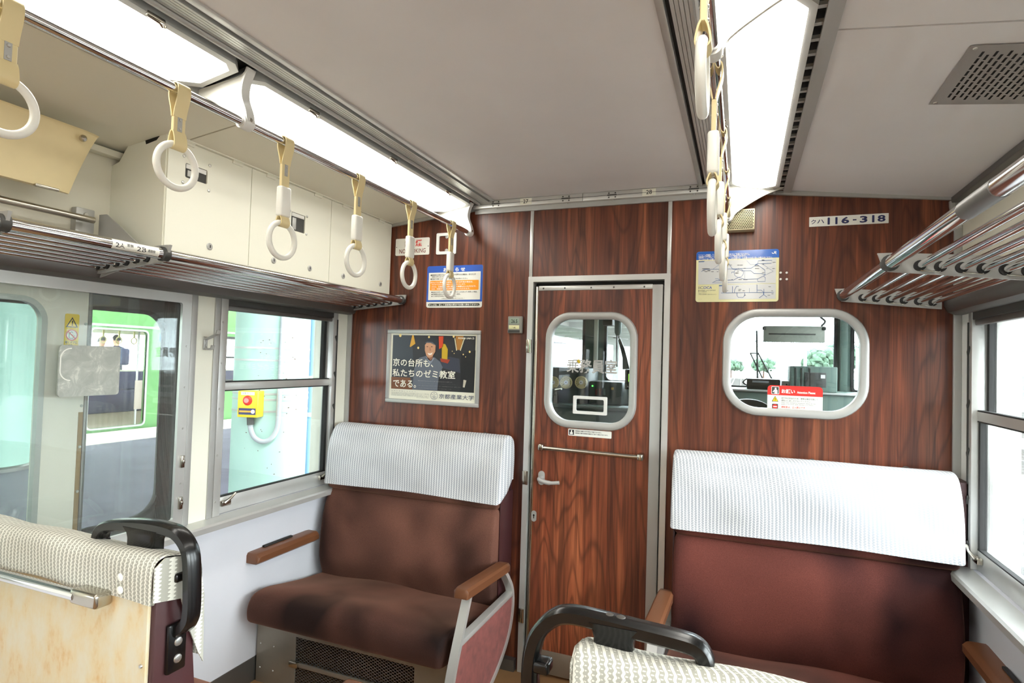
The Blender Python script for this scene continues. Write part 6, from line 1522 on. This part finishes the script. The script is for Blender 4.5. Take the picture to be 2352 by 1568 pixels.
# two people on the platform beyond the green train
def person(x, y, zf, rz, label, coat, trousers, pack):
    t = thing('person', label, 'person', (x, y, zf))
    J = dict(pel=(0, 0, .93), bel=(0, .01, 1.08), che=(0, 0, 1.30), nek=(0, .005, 1.46), hd0=(0, .02, 1.53), hd1=(0, .025, 1.62), hd2=(0, .015, 1.70),
             sl=(-.17, 0, 1.39), el=(-.21, .01, 1.12), wl=(-.20, .08, .90), hl=(-.19, .11, .82), sr=(.17, 0, 1.39), er=(.21, .02, 1.13), wr=(.17, .17, 1.02), hr=(.14, .23, 1.04),
             pl=(-.09, 0, .88), kl=(-.10, .03, .50), al=(-.10, 0, .09), fl=(-.10, .14, .04), p2=(.09, 0, .88), k2=(.10, -.02, .50), a2=(.10, -.06, .09), f2=(.10, .08, .04))
    Rr = dict(pel=(.14, .11), bel=(.14, .105), che=(.155, .11), nek=(.055, .06), hd0=(.062, .075), hd1=(.075, .095), hd2=(.062, .078), sl=(.065, .065), el=(.048, .048), wl=(.032, .03), hl=(.035, .02), sr=(.065, .065), er=(.048, .048), wr=(.032, .03), hr=(.035, .02), pl=(.085, .09), kl=(.06, .062), al=(.042, .045), fl=(.04, .035), p2=(.085, .09), k2=(.06, .062), a2=(.042, .045), f2=(.04, .035))
    E = [('pel', 'bel'), ('bel', 'che'), ('che', 'nek'), ('nek', 'hd0'), ('hd0', 'hd1'), ('hd1', 'hd2'), ('che', 'sl'), ('sl', 'el'), ('el', 'wl'), ('wl', 'hl'), ('che', 'sr'), ('sr', 'er'), ('er', 'wr'), ('wr', 'hr'), ('pel', 'pl'), ('pl', 'kl'), ('kl', 'al'), ('al', 'fl'), ('pel', 'p2'), ('p2', 'k2'), ('k2', 'a2'), ('a2', 'f2')]
    K = list(J); M = Matrix.Rotation(rz, 4, 'Z')
    me = bpy.data.meshes.new('body'); me.from_pydata([J[k] for k in K], [(K.index(a), K.index(b)) for a, b in E], [])
    tmp = bpy.data.objects.new('tmp_body', me); COL.objects.link(tmp)
    md = tmp.modifiers.new('skin', 'SKIN'); md.use_smooth_shade = True
    sv = me.skin_vertices[0].data
    for i, k in enumerate(K): sv[i].radius = Rr[k]; sv[i].use_root = (k == 'pel')
    tmp.modifiers.new('sub', 'SUBSURF').levels = 2
    dg = bpy.context.evaluated_depsgraph_get(); out = bpy.data.meshes.new_from_object(tmp.evaluated_get(dg))
    bpy.data.objects.remove(tmp)
    for v in out.vertices: pass
    out.materials.clear()
    for c in (mat('skin', (206, 160, 130), 0.6), coat, trousers, 'ink'): out.materials.append(MATS[c] if isinstance(c, str) else c)
    for pz in out.polygons:
        c = pz.center
        pz.material_index = 0 if c.z > 1.47 or (abs(c.x) > .12 and c.z < .90 and c.z > .76 and c.y > .07) or (c.y > .19) else (3 if c.z < .10 else (2 if c.z < .90 and abs(c.x) < .165 else 1))
        pz.use_smooth = True
    out.transform(Matrix.Translation((x, y, zf)) @ M); out.name = 'body'
    link('body', out, t)
    T = Matrix.Translation((x, y, zf)) @ M
    hair = MB()
    rows = []
    for i in range(7):
        a = PI / 2 * i / 6
        rows.append([T @ V((0.090 * math.sin(a) * math.cos(q), 0.004 + 0.108 * math.sin(a) * math.sin(q), 1.650 + 0.105 * math.cos(a) - (0.05 * i / 6 if math.sin(q) < 0.3 else 0))) for q in [2 * PI * k / 16 for k in range(16)]])
    hair.loft(rows); hair.build('hair', mat('black_hair', (18, 17, 18), 0.7), t, 80)
    for sx in (-1, 1):
        MB().lathe([(0.008, -0.004), (0.008, 0.004)], T @ V((sx * 0.028, 0.112, 1.635)), (T.to_3x3() @ V((0, 1, 0))), 8).build('eye', 'ink', t)
        MB().lathe([(0.018, -0.005), (0.022, 0), (0.018, 0.005)], T @ V((sx * 0.080, 0.02, 1.62)), (T.to_3x3() @ V((1, 0, 0))), 10).build('ear', 'skin', t)
    MB().lathe([(0.014, 0), (0.012, 0.012), (0.004, 0.02)], T @ V((0, 0.108, 1.605)), (T.to_3x3() @ V((0, 1, -0.2))), 8).build('nose', 'skin', t)
    MB().obox(T @ V((0, 0.108, 1.565)), T.to_3x3() @ V((0.02, 0, 0)), T.to_3x3() @ V((0, 0.003, 0)), V((0, 0, 0.004))).build('mouth', mat('lip', (160, 92, 82), 0.6), t)
    MB().obox(T @ V((0, 0.085, 1.415)), T.to_3x3() @ V((0.022, 0, 0)), T.to_3x3() @ V((0, 0.02, 0)), V((0, 0, 0.045)), 0.008).build('shirt_collar', 'white_paint', t)
    if pack:
        MB().obox(T @ V((0, -0.19, 1.20)), T.to_3x3() @ V((0.14, 0, 0)), T.to_3x3() @ V((0, 0.085, 0)), V((0, 0, 0.21)), 0.05, 3).build('backpack', pack, t)
    return t
mat('navy_suit', (36, 42, 74), 0.8); mat('dark_suit', (40, 42, 48), 0.8)
q1, q2 = onx(232, 800, -15.2), onx(268, 800, -14.0)
person(q1.x, q1.y, -0.10, math.radians(-80), 'person with dark hair and grey jacket waiting beyond the green train', 'dark_suit', 'dark_grey', None)
person(q2.x, q2.y, -0.05, math.radians(100), 'person in a navy suit with a backpack beyond the green train', 'navy_suit', 'dark_suit', mat('pack_navy', (40, 46, 82), 0.8))

# distance: gantry, fence, trees, buildings
GA = thing('overhead_gantry', 'white lattice overhead-line gantry across the tracks', 'gantry', (10, 92, -1.15))
gz0, gz1 = 4.35, 5.2
for z in (gz0, gz1): MB().box((-2, 91.9, z - 0.07), (36, 92.1, z + 0.07)).build('chord', 'fence_white', GA)
for k in range(30):
    x = -2 + k * 1.26
    for a, b in ((gz0, gz1), (gz1, gz0)):
        pass
    MB().tube([(x, 92, gz0), (x + 0.63, 92, gz1)], 0.06, 5).build('brace', 'fence_white', GA); MB().tube([(x + 0.63, 92, gz1), (x + 1.26, 92, gz0)], 0.06, 5).build('brace', 'fence_white', GA)
for x in (9.2, 15.8, 27): MB().box((x - 0.2, 91.8, -1.15), (x + 0.2, 92.2, gz0)).build('mast', 'fence_white', GA)
FE = thing('trackside_fence', 'pale slatted fence beyond the tracks ahead of the cab', 'fence', (14, 70, -1.15))
fx0, fx1 = 3.5, 30.0
for z in (0.0, 1.0, 1.9): MB().box((fx0, 69.95, -0.9 + z * 1.02), (fx1, 70.05, -0.78 + z * 1.02)).build('rail', 'fence_white', FE)
nb = int((fx1 - fx0) / 0.32)
bar0 = MB().box((fx0, 69.97, -1.15), (fx0 + 0.11, 70.03, 1.12)).build('slat', 'fence_white', FE)
for k in range(1, nb):
    c = bar0.copy(); COL.objects.link(c); c.location = (k * 0.32, 0, 0)
def tree(x, y, h, r, label, seed):
    t = thing('tree', label, 'tree', (x, y, -1.15), 'trees beyond the fence')
    rnd = random.Random(seed)
    MB().tube([(x, y, -1.15), (x + 0.1, y, -1.15 + h * 0.5)], [0.22, 0.12], 8).build('trunk', 'rust', t)
    m = MB()
    for k in range(70):
        a = rnd.uniform(0, 2 * PI); el = rnd.uniform(-0.4, 1.0); rad = r * (rnd.uniform(0.55, 1.0))
        c = V((x + rad * math.cos(a) * math.cos(el), y + rad * math.sin(a) * math.cos(el), -1.15 + h * 0.62 + h * 0.34 * math.sin(el)))
        s_ = r * rnd.uniform(0.16, 0.30)
        bm = bmesh.new(); bmesh.ops.create_icosphere(bm, subdivisions=1, radius=s_)
        m.add([c + v.co * rnd.uniform(0.75, 1.25) for v in bm.verts], [[v.index for v in f.verts] for f in bm.faces]); bm.free()
    m.build('crown', 'leaf_green', t, 0)
for i, (x, y, h, r) in enumerate(((12.0, 100, 5.6, 2.6), (16.5, 111, 7.0, 3.2), (21.5, 100, 6.0, 2.8), (4.6, 122, 4.0, 2.2), (-1.5, 128, 3.8, 2.2), (26.5, 112, 7.4, 3.4), (31, 101, 6.2, 2.8))):
    tree(x, y, h, r, ('low rounded tree', 'tall broad tree', 'bushy tree', 'small tree over the tracks', 'smallest tree over the tracks', 'tallest tree', 'outermost tree')[i] + ' beyond the trackside fence', i)
def building(x0, x1, y, z1, label, m):
    t = thing('building', label, 'building', ((x0 + x1) / 2, y, -1.15))
    MB().box((x0, y, -1.15), (x1, y + 8, z1)).build('walls', m, t, 0)
    nx = int((x1 - x0) / 2.2)
    for i in range(nx):
        for j in range(int((z1 + 0.5) / 2.6)):
            MB().box((x0 + 0.6 + i * 2.2, y - 0.04, 0.3 + j * 2.6), (x0 + 1.9 + i * 2.2, y, 1.6 + j * 2.6)).build('window', 'grey_ink', t, 0)
    MB().box((x0 - 0.2, y - 0.2, z1), (x1 + 0.2, y + 8.2, z1 + 0.25)).build('roof_edge', 'station_white', t, 0)
building(37, 50, 96, 9.0, 'pale block building at the side of the tracks ahead', 'station_white')
building(-34, -20, 60, 8.0, 'white station building ahead beyond the platform', 'station_white')
building(-11.5, -7.5, 48, 3.0, 'low white station hut at the platform end', 'station_white')
